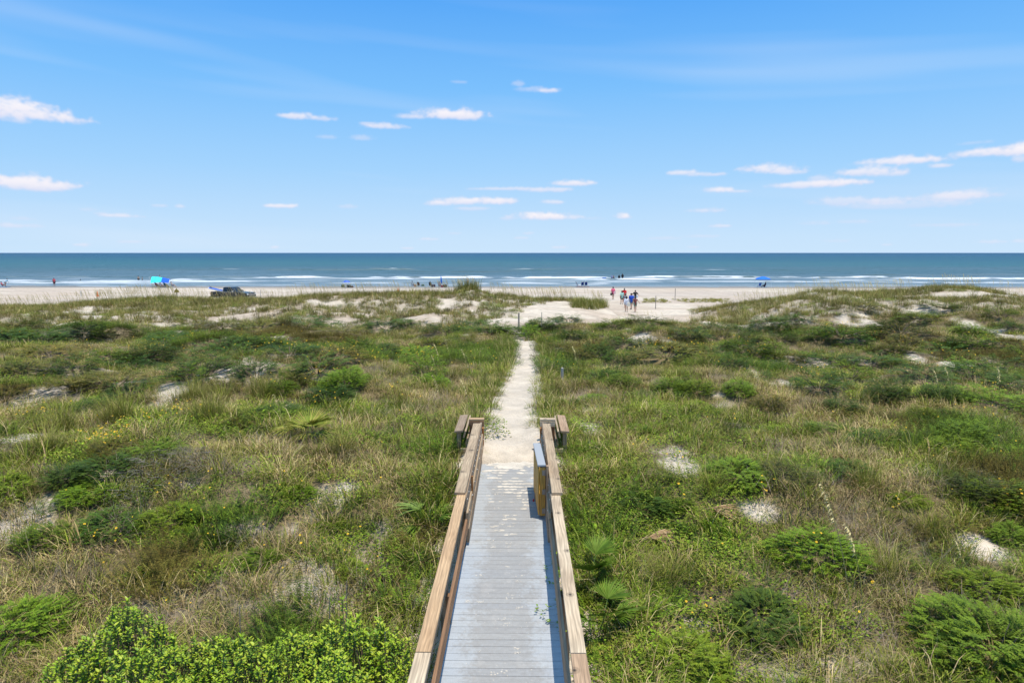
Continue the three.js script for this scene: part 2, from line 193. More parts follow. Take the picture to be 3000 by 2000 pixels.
// ---- the ground sheet
const grain = dataTex(512, 512, (u, v) => { const a = tfbm(u, v, 8, 8, 3, 6), b = tnoise(u, v, 256, 256, 9); return 0.92 + (a - .5) * .22 + (b - .5) * .12; });
const grainBump = dataTex(512, 512, (u, v) => tfbm(u, v, 12, 12, 23, 5) * .8 + tnoise(u, v, 128, 128, 29) * .2, false);
{
  const rows = [];
  for (let d = -14; d < 150; d += d < 6 ? .8 : d < 20 ? .13 : d < 50 ? .24 : d < 84 ? .34 : 1.6) rows.push(d);
  rows.push(170, 240, 400);
  const NC = 330, pos = [], col = [], uv = [], idx = [];
  for (const d of rows) {
    const w = 10 + Math.max(0, d) * 1.02;
    for (let i = 0; i <= NC; i++) {
      const s = i / NC * 2 - 1, x = s * w, h = ground(x, d);
      pos.push(x, h, -d); uv.push(x / 3.1, d / 3.1);
      const c = cover(x, d), n = fbm(x / 2.2, d / 1.4, 200, 4), m = fbm(x / 9, d / 3, 210, 3);
      let r, g, b;
      // quartz sand, patches of shelly sand, damp sand at the water
      r = .75; g = .635; b = .505;
      { const p = smooth(.48, .6, m + (n - .5) * .3 + (d > 76 ? .06 : d > 46 ? 0 : -.5)); r = lerp(r, .62, p); g = lerp(g, .495, p); b = lerp(b, .38, p); }
      if (d > 90) { const band = smooth(.5, .6, fbm(x / 30, d / 1.8, 231, 3)); r = lerp(r, .60, band * .6); g = lerp(g, .50, band * .6); b = lerp(b, .42, band * .6); const wet = smooth(132.5, 137, d + (m - .5) * 3); r = lerp(r, .30, wet); g = lerp(g, .275, wet); b = lerp(b, .25, wet); }
      const k = .9 + (n - .5) * .28; r *= k; g *= k; b *= k;
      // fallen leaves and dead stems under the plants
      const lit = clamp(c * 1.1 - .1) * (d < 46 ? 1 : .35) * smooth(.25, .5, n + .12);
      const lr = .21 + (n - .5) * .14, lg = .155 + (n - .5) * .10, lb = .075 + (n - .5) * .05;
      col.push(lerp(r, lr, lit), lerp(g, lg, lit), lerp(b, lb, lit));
    }
  }
  for (let j = 0; j < rows.length - 1; j++) for (let i = 0; i < NC; i++) { const a = j * (NC + 1) + i, b = a + 1, c = a + NC + 1, e = c + 1; idx.push(a, b, c, b, e, c); }
  const g = new THREE.BufferGeometry(); g.setAttribute('position', new THREE.Float32BufferAttribute(pos, 3)); g.setAttribute('color', new THREE.Float32BufferAttribute(col, 3)); g.setAttribute('uv', new THREE.Float32BufferAttribute(uv, 2)); g.setIndex(idx); g.computeVertexNormals();
  const m = new THREE.Mesh(g, new THREE.MeshStandardMaterial({ vertexColors: true, map: grain, bumpMap: grainBump, bumpScale: .05, roughness: .95 }));
  m.name = 'ground'; m.receiveShadow = m.castShadow = true; tag(m, 'pale dune and beach sand running down to the sea', 'sand', null, 'structure'); scene.add(m);
}

// ------------------------------------------------------------------ ocean
// breaking waves: column range and row read off the photograph -> distance, height
const seaD = py => -atHeight(1500, py, SEA).z;
const colX = (px, d) => ((px - 1500) / 2000 - .012) * (d + 3) + .18;
const surf = [];
{
  const add = (x0, x1, py, hgt, foam, wid = 5) => { hgt *= .62; wid *= .46; const d = seaD(py); surf.push({ d, x0: colX(x0, d), x1: colX(x1, d), h: hgt, foam, wid }); };
  add(780, 955, 815, .75, 1, 4); add(860, 935, 810.5, .95, .55, 4); add(560, 800, 811, .5, .12, 6); add(500, 582, 819, .5, 1, 4); add(0, 780, 825, .3, .75, 5); add(960, 1150, 815.5, .45, .35, 5);
  add(1120, 1420, 815, .7, 1, 5); add(1300, 1420, 812.5, .8, 1, 4); add(1000, 1300, 817, .3, .9, 5); add(1500, 1760, 814, .8, 1, 5); add(1690, 1960, 818, .5, 1, 6); add(1880, 2230, 812.5, .8, 1, 5); add(1980, 2240, 816, .35, .6, 7); add(2270, 2330, 812, .7, .9, 4); add(2340, 2560, 813.5, .8, 1, 5); add(2520, 2640, 814.5, .8, .9, 5); add(2620, 3100, 817, .6, .95, 6); add(2380, 2560, 820, .3, .6, 6); add(2600, 3100, 828.5, .25, .55, 5);
  add(1000, 1260, 829, .22, .6, 4); add(1350, 1640, 830.5, .25, .75, 4); add(1740, 1830, 829, .25, .8, 4); add(40, 480, 828.5, .25, .8, 4); add(-200, 140, 823, .3, .6, 5); add(300, 700, 826, .25, .6, 6); add(0, 500, 834, .15, .25, 4); add(1680, 2300, 825, .25, .4, 8); add(2280, 2760, 826, .2, .5, 5);
  add(1115, 1180, 788.5, .9, .95, 7); add(1090, 1220, 790, .8, .12, 10); add(780, 1120, 791, .7, .06, 10); add(600, 700, 789, .6, .25, 9); add(1500, 1570, 788.5, .7, .3, 8); add(1490, 1640, 790.5, .7, .05, 10); add(1400, 1560, 796, .5, 0, 9); add(1700, 1800, 797, .5, 0, 9); add(2050, 2110, 790, .5, .3, 8); add(2240, 2480, 792, .5, 0, 11); add(2500, 3000, 806, .5, .02, 9); add(200, 620, 791, .5, .02, 11); add(0, 500, 812, .5, 0, 8); add(1150, 1500, 797, .5, 0, 9); add(1780, 2000, 811, .5, .05, 8);
}
const choppy = dataTex(512, 512, (u, v) => tfbm(u, v, 6, 18, 61, 6) * .75 + tfbm(u, v, 24, 60, 67, 3) * .25, false);
{
  const rows = []; for (let d = 126; d < 14000; d *= d < 340 ? 1.0042 : d < 900 ? 1.012 : 1.08) rows.push(d); rows.push(26000);
  const NC = 420, pos = [], col = [], uv = [], idx = [];
  for (const d of rows) for (let i = 0; i <= NC; i++) {
    const s = i / NC * 2 - 1, x = s * (d * .95 + 30), wob = (noise(x / 16, d / 40, 301) - .5) * 5 + (noise(x / 5, d / 20, 303) - .5) * 1.6;
    let y = 0, foam = 0, green = 0;
    if (d < 420) {
      y += (fbm(x / 22, (d + wob) / 4.5, 311, 3) - .5) * .34 * smooth(136, 165, d) + (fbm(x / 5, d / 2.2, 317, 2) - .5) * .14 * smooth(134, 150, d);
      for (const w of surf) {
        const e = smooth(w.x0 - 5, w.x0 + 5, x + (noise(d / 3, x / 4, 319) - .5) * 8) * smooth(w.x1 + 5, w.x1 - 5, x + (noise(d / 3, x / 4, 323) - .5) * 8); if (e <= 0) continue;
        const t = (d + wob - w.d) / w.wid; if (t < -3 || t > 4) continue;
        y += w.h * e * (t < 0 ? Math.exp(-t * t * 5) : Math.exp(-t * t * 1.3));
        const f = w.foam * e * (t < 0 ? smooth(-1.2, -.2, t) : smooth(.9, .0, t)) * smooth(.3, .5, fbm(x / 6, d / 3, 331, 4)) * 1.1; foam = Math.max(foam, f); green = Math.max(green, e * smooth(-.9, -.3, t) * smooth(.3, -.1, t) * Math.min(1, w.h * 1.4));
      }
      // spent foam drifting between the surf and the sand
      foam = Math.max(foam, .34 * smooth(.56, .74, fbm(x / 13, d / 3.4, 341, 4)) * smooth(143, 152, d) * smooth(205, 185, d));
      // the last thin sheet of water on the sand
      y *= smooth(134, 146, d); foam = Math.max(foam, .8 * smooth(.9, .2, Math.abs(d - 141.2 - (fbm(x / 18, 2, 347, 2) - .5) * 5)) * smooth(.44, .6, fbm(x / 15, 9, 349, 2)));
    }
    pos.push(x, SEA + y + (d < 150 ? -.02 : 0), -d); uv.push(x / 26, d / 26);
    // sediment: brownish-grey in the surf, green over the bar, blue beyond it
    const p = Math.log(d) + (fbm(x / 60, Math.log(d) * 26, 351, 4) - .5) * .55 + (fbm(x / 500, Math.log(d) * 5, 353, 2) - .5) * .5;
    const st = [[4.9, .19, .24, .265], [5.25, .11, .165, .20], [5.55, .055, .112, .132], [6.0, .028, .108, .125], [6.6, .014, .085, .118], [7.6, .010, .060, .112], [9.5, .008, .050, .108]]; let k = 1; while (k < st.length - 1 && p > st[k][0]) k++;
    const A = st[k - 1], B = st[k], t = clamp((p - A[0]) / (B[0] - A[0])); const c = [1, 2, 3].map(q => lerp(A[q], B[q], t));
    const gq = clamp(green) * .7; c[0] = lerp(c[0], .10, gq); c[1] = lerp(c[1], .135, gq); c[2] = lerp(c[2], .10, gq);
    const f = clamp(foam); col.push(lerp(c[0], .86, f), lerp(c[1], .87, f), lerp(c[2], .88, f));
  }
  for (let j = 0; j < rows.length - 1; j++) for (let i = 0; i < NC; i++) { const a = j * (NC + 1) + i, b = a + 1, c = a + NC + 1, e = c + 1; idx.push(a, b, c, b, e, c); }
  const g = new THREE.BufferGeometry(); g.setAttribute('position', new THREE.Float32BufferAttribute(pos, 3)); g.setAttribute('color', new THREE.Float32BufferAttribute(col, 3)); g.setAttribute('uv', new THREE.Float32BufferAttribute(uv, 2)); g.setIndex(idx); g.computeVertexNormals();
  const m = new THREE.Mesh(g, new THREE.MeshPhysicalMaterial({ vertexColors: true, roughness: .34, ior: 1.33, specularIntensity: .4, bumpMap: choppy, bumpScale: 1.6 }));
  m.name = 'ocean'; m.receiveShadow = true; tag(m, 'blue sea with green shoals and white breakers', 'sea', null, 'structure'); scene.add(m);
}
// ------------------------------------------------------------------ boardwalk
const woodGrain = dataTex(1024, 256, (u, v) => {
  const warp = (tfbm(u, v, 4, 4, 401, 3) - .5) * .5, ring = Math.sin((v + warp * .35) * 2 * Math.PI * 14 + tfbm(u, v, 3, 6, 407, 3) * 7) * .5 + .5;
  const fine = tfbm(u, v, 6, 96, 411, 3), stain = tfbm(u, v, 5, 3, 419, 4);
  let k = .80 + (ring - .5) * .10 + (fine - .5) * .30 + (stain - .5) * .22;
  for (const [x, y, r] of [[.13, .3, .011], [.41, .72, .014], [.66, .22, .01], [.87, .6, .013]]) { const e = Math.hypot((u - x), (v - y) * .25) / r; k -= .5 * Math.exp(-e * e * 1.6) + .12 * Math.exp(-((e - 1.6) ** 2) * 5); }
  return [k * 1.0, k * (.97 + (stain - .5) * .06), k * (.93 + (stain - .5) * .1)];
}); woodGrain.repeat.set(1 / 2.4, 1 / .6);
const woodBump = dataTex(512, 256, (u, v) => tfbm(u, v, 5, 80, 431, 3), false); woodBump.repeat.set(1 / 2.4, 1 / .6);
const wood = (r, g, b, rough = .82) => new THREE.MeshStandardMaterial({ color: new THREE.Color().setRGB(r, g, b), map: woodGrain, bumpMap: woodBump, bumpScale: .004, roughness: rough });
const WOOD = { grey: wood(.61, .475, .33), tan: wood(.74, .51, .305), pale: wood(.85, .70, .52), pink: wood(.60, .42, .28), side: wood(.46, .35, .25), orange: wood(.52, .23, .065), gold: wood(.92, .54, .11, .6), rust: wood(.42, .24, .13) };
const steel = std(.62, .62, .6, .35, { metalness: .9 }), rustySteel = std(.35, .3, .26, .5, { metalness: .7 });
// composite decking: pale blue-grey, the trodden middle browned with ground-in dirt
const deckMap = dataTex(512, 2048, (u, v) => {
  const x = (u - .5) * 1.6, d = 3 + v * 12, n = fbm(x * 5, d * 4, 441, 5), streak = noise(x * 9, d * 75, 443), sp = noise(x * 160, d * 160, 447), sp2 = fbm(x * 34, d * 30, 449, 3);
  const edge = Math.abs(x + .02) - .40 - (n - .5) * .5 - (sp2 - .5) * .3, dirt = clamp(.92 - smooth(-.12, .16, edge) * .9) * (.72 + .5 * (sp2 - .3));
  const k = 1 + (streak - .5) * .06 + (sp - .5) * .1, dust = smooth(.62, .8, fbm(x * 7, d * 5, 453, 4)) * smooth(.6, .2, Math.abs(x)) * .25;
  const c = [lerp(.715, .64, dirt), lerp(.725, .625, dirt), lerp(.735, .61, dirt)];
  return c.map((q, i) => (lerp(q, [.80, .77, .74][i], dust)) * k);
});
deckMap.wrapS = deckMap.wrapT = THREE.ClampToEdgeWrapping;
const deckMat = new THREE.MeshStandardMaterial({ map: deckMap, color: new THREE.Color().setRGB(.8, .8, .8), roughness: .62 });
const deckMats = [[.80, .80, .80], [.77, .775, .785], [.83, .825, .815], [.785, .78, .775]].map(c => { const m = deckMat.clone(); m.color.setRGB(...c); return m; });
const walk = thing('boardwalk', 'raised boardwalk with grey composite decking and weathered timber rails', 'boardwalk');
{
  let k = 0;
  for (let d = 3.2; d < 14.0; d += .1425, k++) {
    const len = d > 10.3 ? 1.36 : 1.42, g = plank(len, .026, .1365, k, .003); g.rotateX(0);
    const uv = g.attributes.uv, p = g.attributes.position; for (let q = 0; q < uv.count; q++) uv.setXY(q, p.getX(q) / 1.6 + .5, (d - p.getZ(q) - 3) / 12);
    const m = part(walk, 'deck_board', g, deckMats[Math.floor(hash(k, 21) * 4)]); m.position.set((hash(k, 7) - .5) * .006, deckY(d) - .013 + (hash(k, 2) - .5) * .0016, -d); m.rotation.x = d > 10.4 ? .0547 : 0;
  }
  const along = (name, d0, d1, x, y0, y1, t, w, mat, seed, roll = 0) => { const L = Math.hypot(d1 - d0, y1 - y0), g = plank(L, t, w, seed); const m = part(walk, name, g, mat); m.rotation.order = 'YXZ'; m.rotation.set(roll, Math.PI / 2, Math.atan2(y1 - y0, d1 - d0)); m.position.set(x, (y0 + y1) / 2, -(d0 + d1) / 2); return m; };
  const CAP = .86;
  for (const s of [-1, 1]) {
    const L = s < 0;
    // top boards
    along('rail_cap', 2.6, 6.03, s * .738, CAP - .019, CAP - .019, .038, .15, L ? WOOD.pale : WOOD.pink, 11 + s);
    along('rail_cap', 6.04, 10.36, s * .738, CAP - .017, CAP - .021, .04, .148, L ? WOOD.tan : WOOD.pale, 21 + s);
    along('rail_cap', 10.28, 14.66, s * .762, CAP + .021, CAP + .017, .04, .17, L ? WOOD.grey : WOOD.grey, 31 + s);
    // a board on edge under the cap, the flat mid rail, stringers
    along('rail_board', 2.6, 10.36, s * .70, CAP - .11, CAP - .11, .14, .036, WOOD.side, 41 + s);
    along('mid_rail', 2.6, 10.4, s * .662, .37, .37, .14, .04, L ? WOOD.rust : WOOD.pink, 51 + s, s * .12);
    along('stringer', 2.6, 10.3, s * .72, -.165, -.165, .27, .04, WOOD.grey, 61 + s);
    along('stringer', 10.3, 14.0, s * .60, -.165, .03, .27, .04, WOOD.grey, 71 + s);
    // boarded sides of the far ramp
    for (let q = 0; q < 3; q++) along('side_board', 10.34, 14.62 + q * .08, s * (q < 2 ? .668 - .012 * (2 - q) : .684), .15 + q * .255 + .02, .30 + q * .235, .235, .04, [WOOD.side, WOOD.grey, WOOD.side][q], 81 + q * 3 + s);
    // posts
    for (const d of [3.3, 5.7, 8.06, 10.2]) { const g = plank(1.75, .088, .088, d * 10 | 0); g.rotateZ(Math.PI / 2); const m = part(walk, 'post', g, WOOD.side); m.position.set(s * .765, -.08, -d); }
    for (const d of [10.55, 12.0, 13.4, 14.55]) { const g = plank(1.9, .088, .088, d * 7 | 0); g.rotateZ(Math.PI / 2); const m = part(walk, 'post', g, WOOD.rust); m.position.set(s * .735, -.14, -d); }
    { const g = plank(1.1, .045, .12, 5); g.rotateZ(Math.PI / 2); const m = part(walk, 'end_post', g, WOOD.orange); m.position.set(s * .645, .22, -14.76); }
    // cleats beside the deck
    { const g = plank(.5, .06, .09, 9); g.rotateZ(Math.PI / 2); const m = part(walk, 'cleat', g, WOOD.rust); m.position.set(s * .72, .12, -8.06); }
    // bolt heads along the side boards
    const bg = new THREE.SphereGeometry(.011, 8, 5);
    for (let q = 0; q < 13; q++) { const d = 10.5 + q * .33; const m = part(walk, 'bolt', bg, steel); m.position.set(s * (.684 - .0215), .71 + q * .004, -d); if (q % 2 == 0) { const m2 = part(walk, 'bolt', bg, steel); m2.position.set(s * (.656 - .0215), .49 + q * .006, -d - .1); } }
    // short cap across the end
    { const g = plank(.34, .045, .14, 13 + s); const m = part(walk, 'end_cap', g, L ? WOOD.tan : WOOD.pale); m.position.set(s * .80, CAP + .03, -15.05); const g2 = plank(.34, .12, .036, 17 + s); const m2 = part(walk, 'end_board', g2, L ? WOOD.rust : WOOD.pale); m2.position.set(s * .80, CAP - .06, -14.99); }
    for (const dx of [.70, .92]) { const g = plank(1.5, .088, .088, 23); g.rotateZ(Math.PI / 2); const m = part(walk, 'post', g, WOOD.rust); m.position.set(s * dx, CAP - .755, -15.07); }
  }
  // the stop for the gate
  { const g = plank(.42, .03, .04, 3); g.rotateZ(Math.PI / 2); const m = part(walk, 'gate_stop', g, WOOD.orange); m.position.set(-.64, .615, -11.3); }
  { const g = plank(1.0, .04, .085, 31); g.rotateZ(Math.PI / 2); const m = part(walk, 'hinge_post', g, WOOD.pink); m.position.set(.648, .52, -11.28); }
}
// gate, folded back against the right-hand rail
{
  const g = thing('gate', 'golden timber gate with grey top board folded open against the boardwalk rail', 'gate', [.54, .02, -11.98], .04);
  for (let k = 0; k < 9; k++) { const b = plank(.82, .022, .135, 40 + k); b.rotateZ(Math.PI / 2); const m = part(g, 'board', b, WOOD.gold); m.position.set(-.062, .52, .59 - k * .1475); }
  for (const z of [.635, -.655]) { const b = plank(.86, .095, .05, 60); b.rotateZ(Math.PI / 2); part(g, 'frame_stile', b, WOOD.gold).position.set(.005, .52, z); }
  for (const y of [.2, .55, .88]) { const b = plank(1.24, .09, .05, 63); b.rotateY(Math.PI / 2); part(g, 'frame_rail', b, WOOD.gold).position.set(.005, y, -.01); }
  { const b = plank(1.36, .03, .14, 65); b.rotateY(Math.PI / 2); const uv = b.attributes.uv; for (let q = 0; q < uv.count; q++) uv.setXY(q, .04, .5); part(g, 'top_board', b, deckMat).position.set(-.012, .985, -.01); }
  for (const y of [.18, .52, .86]) { const h = part(g, 'hinge', join([box(.05, .09, .006, 0, 0, 0), place(cyl(.009, .009, .1, 8), .03, 0, .003)]), rustySteel); h.position.set(.02, y, .669); }
  part(g, 'latch', join([box(.03, .05, .09), box(.05, .02, .03, -.02, .02, -.03)]), rustySteel).position.set(-.068, .9, -.52);
  const w = part(g, 'caster', join([box(.012, .14, .05, 0, .06, 0), box(.05, .012, .06, .02, .13, 0)]), rustySteel); w.position.set(-.085, .07, -.12);
  const ty = new THREE.TorusGeometry(.036, .014, 8, 18); ty.rotateY(Math.PI / 2); part(w, 'tyre', ty, std(.55, .02, .025, .5)).position.set(-.022, -.012, 0);
  const hb = cyl(.026, .026, .03, 12); hb.rotateZ(Math.PI / 2); part(w, 'hub', hb, std(.03, .03, .03, .5)).position.set(-.022, -.012, 0);
}
// benches beside the end of the boardwalk
{
  const bench = (s, label, seatMat) => {
    const b = thing('bench', label, 'bench', [s * 1.1, .3, -15.35], 0);
    { const g = plank(1.5, .04, .19, 70 + s); g.rotateY(Math.PI / 2); const m = part(b, 'top_board', g, seatMat); m.position.set(s * .07, .42, 0); m.rotation.z = -s * .08; }
    for (let k = 0; k < 2; k++) { const g = plank(1.5, .15, .038, 75 + k + s); g.rotateY(Math.PI / 2); const m = part(b, 'back_board', g, k ? WOOD.grey : WOOD.side); m.position.set(-s * (.06 + (1 - k) * .045), .2 + k * .16, 0); m.rotation.z = s * .28; }
    { const g = plank(1.4, .038, .24, 82 + s); g.rotateY(Math.PI / 2); part(b, 'seat_board', g, WOOD.grey).position.set(-s * .2, .06, 0); }
    for (const z of [-.66, .66]) { const g = plank(1.0, .085, .085, 79); g.rotateZ(Math.PI / 2); part(b, 'leg', g, WOOD.grey).position.set(s * .07, -.11, z); const c = plank(.3, .09, .04, 80); part(b, 'bearer', c, WOOD.pale).position.set(-s * .12, .0, z + .07 * Math.sign(z)); }
  };
  bench(-1, 'weathered timber bench left of the boardwalk end, half sunk in grass', WOOD.side);
  bench(1, 'weathered timber bench right of the boardwalk end with split top board', WOOD.pink);
}
// sand trodden onto the boards: small raised crumbs and smears
{
  const r = rng(77), list = [], sandMat = std(.70, .63, .54, .95, { map: grain });
  const blob = (x, d, rx, rz, ht) => { const n = 11, pos = [], uv = [], idx = []; const y = deckY(d) + .002, sl = d > 10.4 ? .0547 : 0; pos.push(x, y + ht, -d); uv.push(x, d); for (let k = 0; k < n; k++) { const a = k / n * 6.283, q = .55 + r() * .7; const px = x + Math.cos(a) * rx * q, dz = Math.sin(a) * rz * q; pos.push(px, y + dz * sl, -d - dz); uv.push(px, d + dz); idx.push(0, 1 + k, 1 + (k + 1) % n); } const g = new THREE.BufferGeometry(); g.setAttribute('position', new THREE.Float32BufferAttribute(pos, 3)); g.setAttribute('uv', new THREE.Float32BufferAttribute(uv, 2)); g.setIndex(idx); g.computeVertexNormals(); list.push(g); };
  // a drift at the foot of the path, thinning into lines caught in the gaps, then footprints
  for (let k = 0; k < 620; k++) { const t = r() ** 2.6, d = 13.98 - t * 3.3, x = (r() + r() + r() - 1.5) * .5 + .02; if (Math.abs(x) > .56 || noise(x * 4, d * 5, 461) < .32 + t * .22) continue; const big = 1 - t; blob(x, Math.round(d / .1425) * .1425 + .056 + (r() - .5) * .05 + (t < .12 ? (r() - .5) * .12 : 0), .02 + r() * .07 * (.5 + big), .008 + r() * .016 * (1 + big * 2), .002 + r() * .004); }
  for (const [px, py, n] of [[1375, 1760, 5], [1520, 1685, 4], [1522, 1700, 5], [1493, 1738, 4], [1492, 1750, 4], [1407, 1759, 6], [1521, 1778, 5], [1483, 1826, 5], [1519, 1898, 3], [1518, 1910, 3], [1487, 1657, 4], [1438, 1582, 5], [1489, 1590, 5], [1490, 1600, 5], [1484, 1520, 6], [1470, 1540, 5], [1495, 1546, 5], [1456, 1498, 5], [1430, 1466, 6], [1455, 1462, 4], [1475, 1464, 4], [1480, 1432, 6], [1462, 1428, 5], [1448, 1600, 4], [1450, 1970, 4], [1475, 1965, 3], [1405, 1683, 3], [1470, 1810, 3]]) { const p = atHeight(px, py, .01); for (let q = 0; q < n + 3; q++) blob(p.x + (r() - .5) * .10, -p.z + (r() - .5) * .06, .004 + r() * .012, .004 + r() * .009, .002 + r() * .003); }
  for (let k = 0; k < 420; k++) { const d = 5.5 + r() * 7.5, x = (r() + r() + r() - 1.5) * .5; blob(x, d, .003 + r() * .006, .003 + r() * .004, .001 + r() * .0015); }
  const m = new THREE.Mesh(join(list), sandMat); m.name = 'trodden_sand'; m.receiveShadow = true; tag(m, 'white sand scattered and trodden over the grey decking', 'sand', null, 'stuff'); scene.add(m);
}
// ------------------------------------------------------------------ plants
class Leaves { // collects coloured triangles
  constructor() { this.p = []; this.c = []; this.n = []; }
  tri(a, b, c, col, nrm) { this.p.push(...a, ...b, ...c); for (let k = 0; k < 3; k++) { this.c.push(...col); } if (nrm) for (let k = 0; k < 3; k++) this.n.push(...nrm); }
  geo() { const g = new THREE.BufferGeometry(); g.setAttribute('position', new THREE.Float32BufferAttribute(this.p, 3)); g.setAttribute('color', new THREE.Float32BufferAttribute(this.c, 3)); g.computeVertexNormals(); return g; }
}
const V = (x, y, z) => [x, y, z];
// one arching blade as a strip of three steps
function blade(L, r, base, az, len, lean, droop, w, col) {
  const dx = Math.cos(az), dz = Math.sin(az), sx = -dz * w / 2, sz = dx * w / 2; const pts = []; let a = lean, x = base[0], y = base[1], z = base[2]; const st = len / 3;
  pts.push([x, y, z]); for (let k = 0; k < 3; k++) { x += dx * Math.sin(a) * st; z += dz * Math.sin(a) * st; y += Math.cos(a) * st; a += droop * (1 + k * .4); if (y < .005) y = .005; pts.push([x, y, z]); }
  const P = (k, s, f) => V(pts[k][0] + sx * s * f, pts[k][1], pts[k][2] + sz * s * f);
  for (let k = 0; k < 2; k++) { const f = [1, .9, .62][k], g = [1, .9, .62][k + 1]; L.tri(P(k, -1, f), P(k, 1, f), P(k + 1, 1, g), col); L.tri(P(k, -1, f), P(k + 1, 1, g), P(k + 1, -1, g), col); }
  L.tri(P(2, -1, .62), P(2, 1, .62), P(3, 0, 0), col);
}
const pick = (r, list) => list[Math.floor(r() * list.length)];
const vary = (c, r, a = .25) => { const k = 1 + (r() - .5) * 2 * a; return [c[0] * k, c[1] * k * (1 + (r() - .5) * .1), c[2] * k]; };
const GREEN = [[.20, .24, .02], [.14, .18, .014], [.27, .295, .036], [.22, .21, .036]], TAN = [[.46, .335, .145], [.35, .25, .105], [.56, .425, .205], [.26, .18, .08]], OLIVE = [[.14, .125, .018], [.11, .09, .015], [.17, .13, .024]], BRIGHT = [[.145, .235, .011], [.11, .19, .009], [.20, .275, .017]], DEEP = [[.055, .105, .007], [.075, .128, .009], [.042, .08, .006]];
function tuft(seed, o) { const r = rng(seed), L = new Leaves(); for (let k = 0; k < o.n; k++) { const az = r() * 6.283, q = Math.sqrt(r()) * o.spread, base = [Math.cos(az) * q, 0, Math.sin(az) * q], a2 = az + (r() - .5) * 1.6; blade(L, r, base, a2, o.len * (.5 + r() * .75), .1 + r() * o.lean, o.droop * (.4 + r()), o.w * (.7 + r() * .6), vary(r() < o.mix ? pick(r, o.b) : pick(r, o.a), r)); } return L.geo(); }
// leaflet: a small folded rhombus
function leaflet(L, x, y, z, az, el, len, w, col) { const ca = Math.cos(az), sa = Math.sin(az), ce = Math.cos(el), se = Math.sin(el); const t = V(x + ca * ce * len, y + se * len, z + sa * ce * len), m = .45, cx = x + ca * ce * len * m, cy = y + se * len * m + w * .12, cz = z + sa * ce * len * m; const a = V(cx - sa * w / 2, cy, cz + ca * w / 2), b = V(cx + sa * w / 2, cy, cz - ca * w / 2); L.tri(V(x, y, z), a, t, col); L.tri(V(x, y, z), t, b, col); }
function herb(seed, cols, n = 150, spread = .3, ht = .2, size = .045) { const r = rng(seed), L = new Leaves(); for (let k = 0; k < n; k++) { const az = r() * 6.283, q = Math.sqrt(r()) * spread, y = .02 + r() * ht * (1 - (q / spread) ** 2 * .7); leaflet(L, Math.cos(az) * q, y, Math.sin(az) * q, r() * 6.283, (r() - .3) * .9, size * (.6 + r() * .8), size * .55 * (.7 + r() * .6), vary(pick(r, cols), r)); } for (let k = 0; k < 10; k++) { const az = r() * 6.283, q = r() * spread * .6; blade(L, r, [Math.cos(az) * q, 0, Math.sin(az) * q], az, ht * 1.1, .2 + r() * .5, .1, .004, vary([.16, .15, .07], r)); } return L.geo(); }
function feather(seed, cols, stems = 40, spread = .35, ht = .38) { const r = rng(seed), L = new Leaves(); for (let k = 0; k < stems; k++) { const az = r() * 6.283, q = Math.sqrt(r()) * spread, bx = Math.cos(az) * q, bz = Math.sin(az) * q, h = ht * (.5 + r() * .6), c = vary(pick(r, cols), r), lean = .2 + r() * .5; blade(L, r, [bx, 0, bz], az, h, lean, .05, .004, vary([.16, .11, .05], r)); for (let m = 0; m < 9; m++) { const t = .3 + m / 9 * .75, y = h * t * Math.cos(lean), o = h * t * Math.sin(lean); for (const s of [-1, 1]) leaflet(L, bx + Math.cos(az) * o, y, bz + Math.sin(az) * o, az + s * (1.1 + r() * .4), .1 + (r() - .5) * .7, .032 + r() * .022, .010, c); } } return L.geo(); }
function twigs(seed, n = 46, spread = .35, len = .32) { const r = rng(seed), L = new Leaves(); for (let k = 0; k < n; k++) { const az = r() * 6.283, q = Math.sqrt(r()) * spread; blade(L, r, [Math.cos(az) * q, r() * .08, Math.sin(az) * q], r() * 6.283, len * (.5 + r()), .3 + r() * 1.1, (r() - .3) * .4, .005, vary([.27, .215, .15], r, .35)); } return L.geo(); }
// low dome of feathery, layered sprays
function shrubGeo(seed, cols, sprays = 130, lift = .62, leaf = 1) { const r = rng(seed), L = new Leaves(); for (let k = 0; k < sprays; k++) { const az = r() * 6.283, e = Math.asin(r() * .96), sh = .3 + .7 * Math.pow(r(), .55), lump = .78 + .3 * noise(Math.cos(az) * 1.7 + 9, Math.sin(az) * 1.7 + e * 2 + seed, 5), R = sh * lump; const x = Math.cos(az) * Math.cos(e) * R, z = Math.sin(az) * Math.cos(e) * R, y = .04 + Math.sin(e) * R * lift, c = pick(r, cols), dir = az + (r() - .5) * 1.3, el = .35 - (1 - Math.sin(e)) * .35 + (r() - .5) * .4, ln = (.22 + r() * .2) * leaf; for (let m = 0; m < 10; m++) { const t = m / 9 * ln, px = x + Math.cos(dir) * Math.cos(el) * t, pz = z + Math.sin(dir) * Math.cos(el) * t, py = y + Math.sin(el) * t - t * t * .5, cc = vary(c, r, .22); for (const s of [-1, 1]) leaflet(L, px, Math.max(.01, py), pz, dir + s * (.95 + r() * .35), .05 + (r() - .5) * .5, (.085 + r() * .03) * leaf * (1 - m * .045), .034 * leaf, cc); } } return L.geo(); }
function shrubStems(seed, n = 26, lift = .62) { const r = rng(seed), l = []; for (let k = 0; k < n; k++) { const az = r() * 6.283, e = Math.asin(.2 + r() * .75), R = .6 + r() * .45; const a = [Math.cos(az) * .08, 0, Math.sin(az) * .08], b = [Math.cos(az) * Math.cos(e) * R, Math.sin(e) * R * lift, Math.sin(az) * Math.cos(e) * R]; l.push(bar(a, b, .012, 4, .005)); } return join(l); }

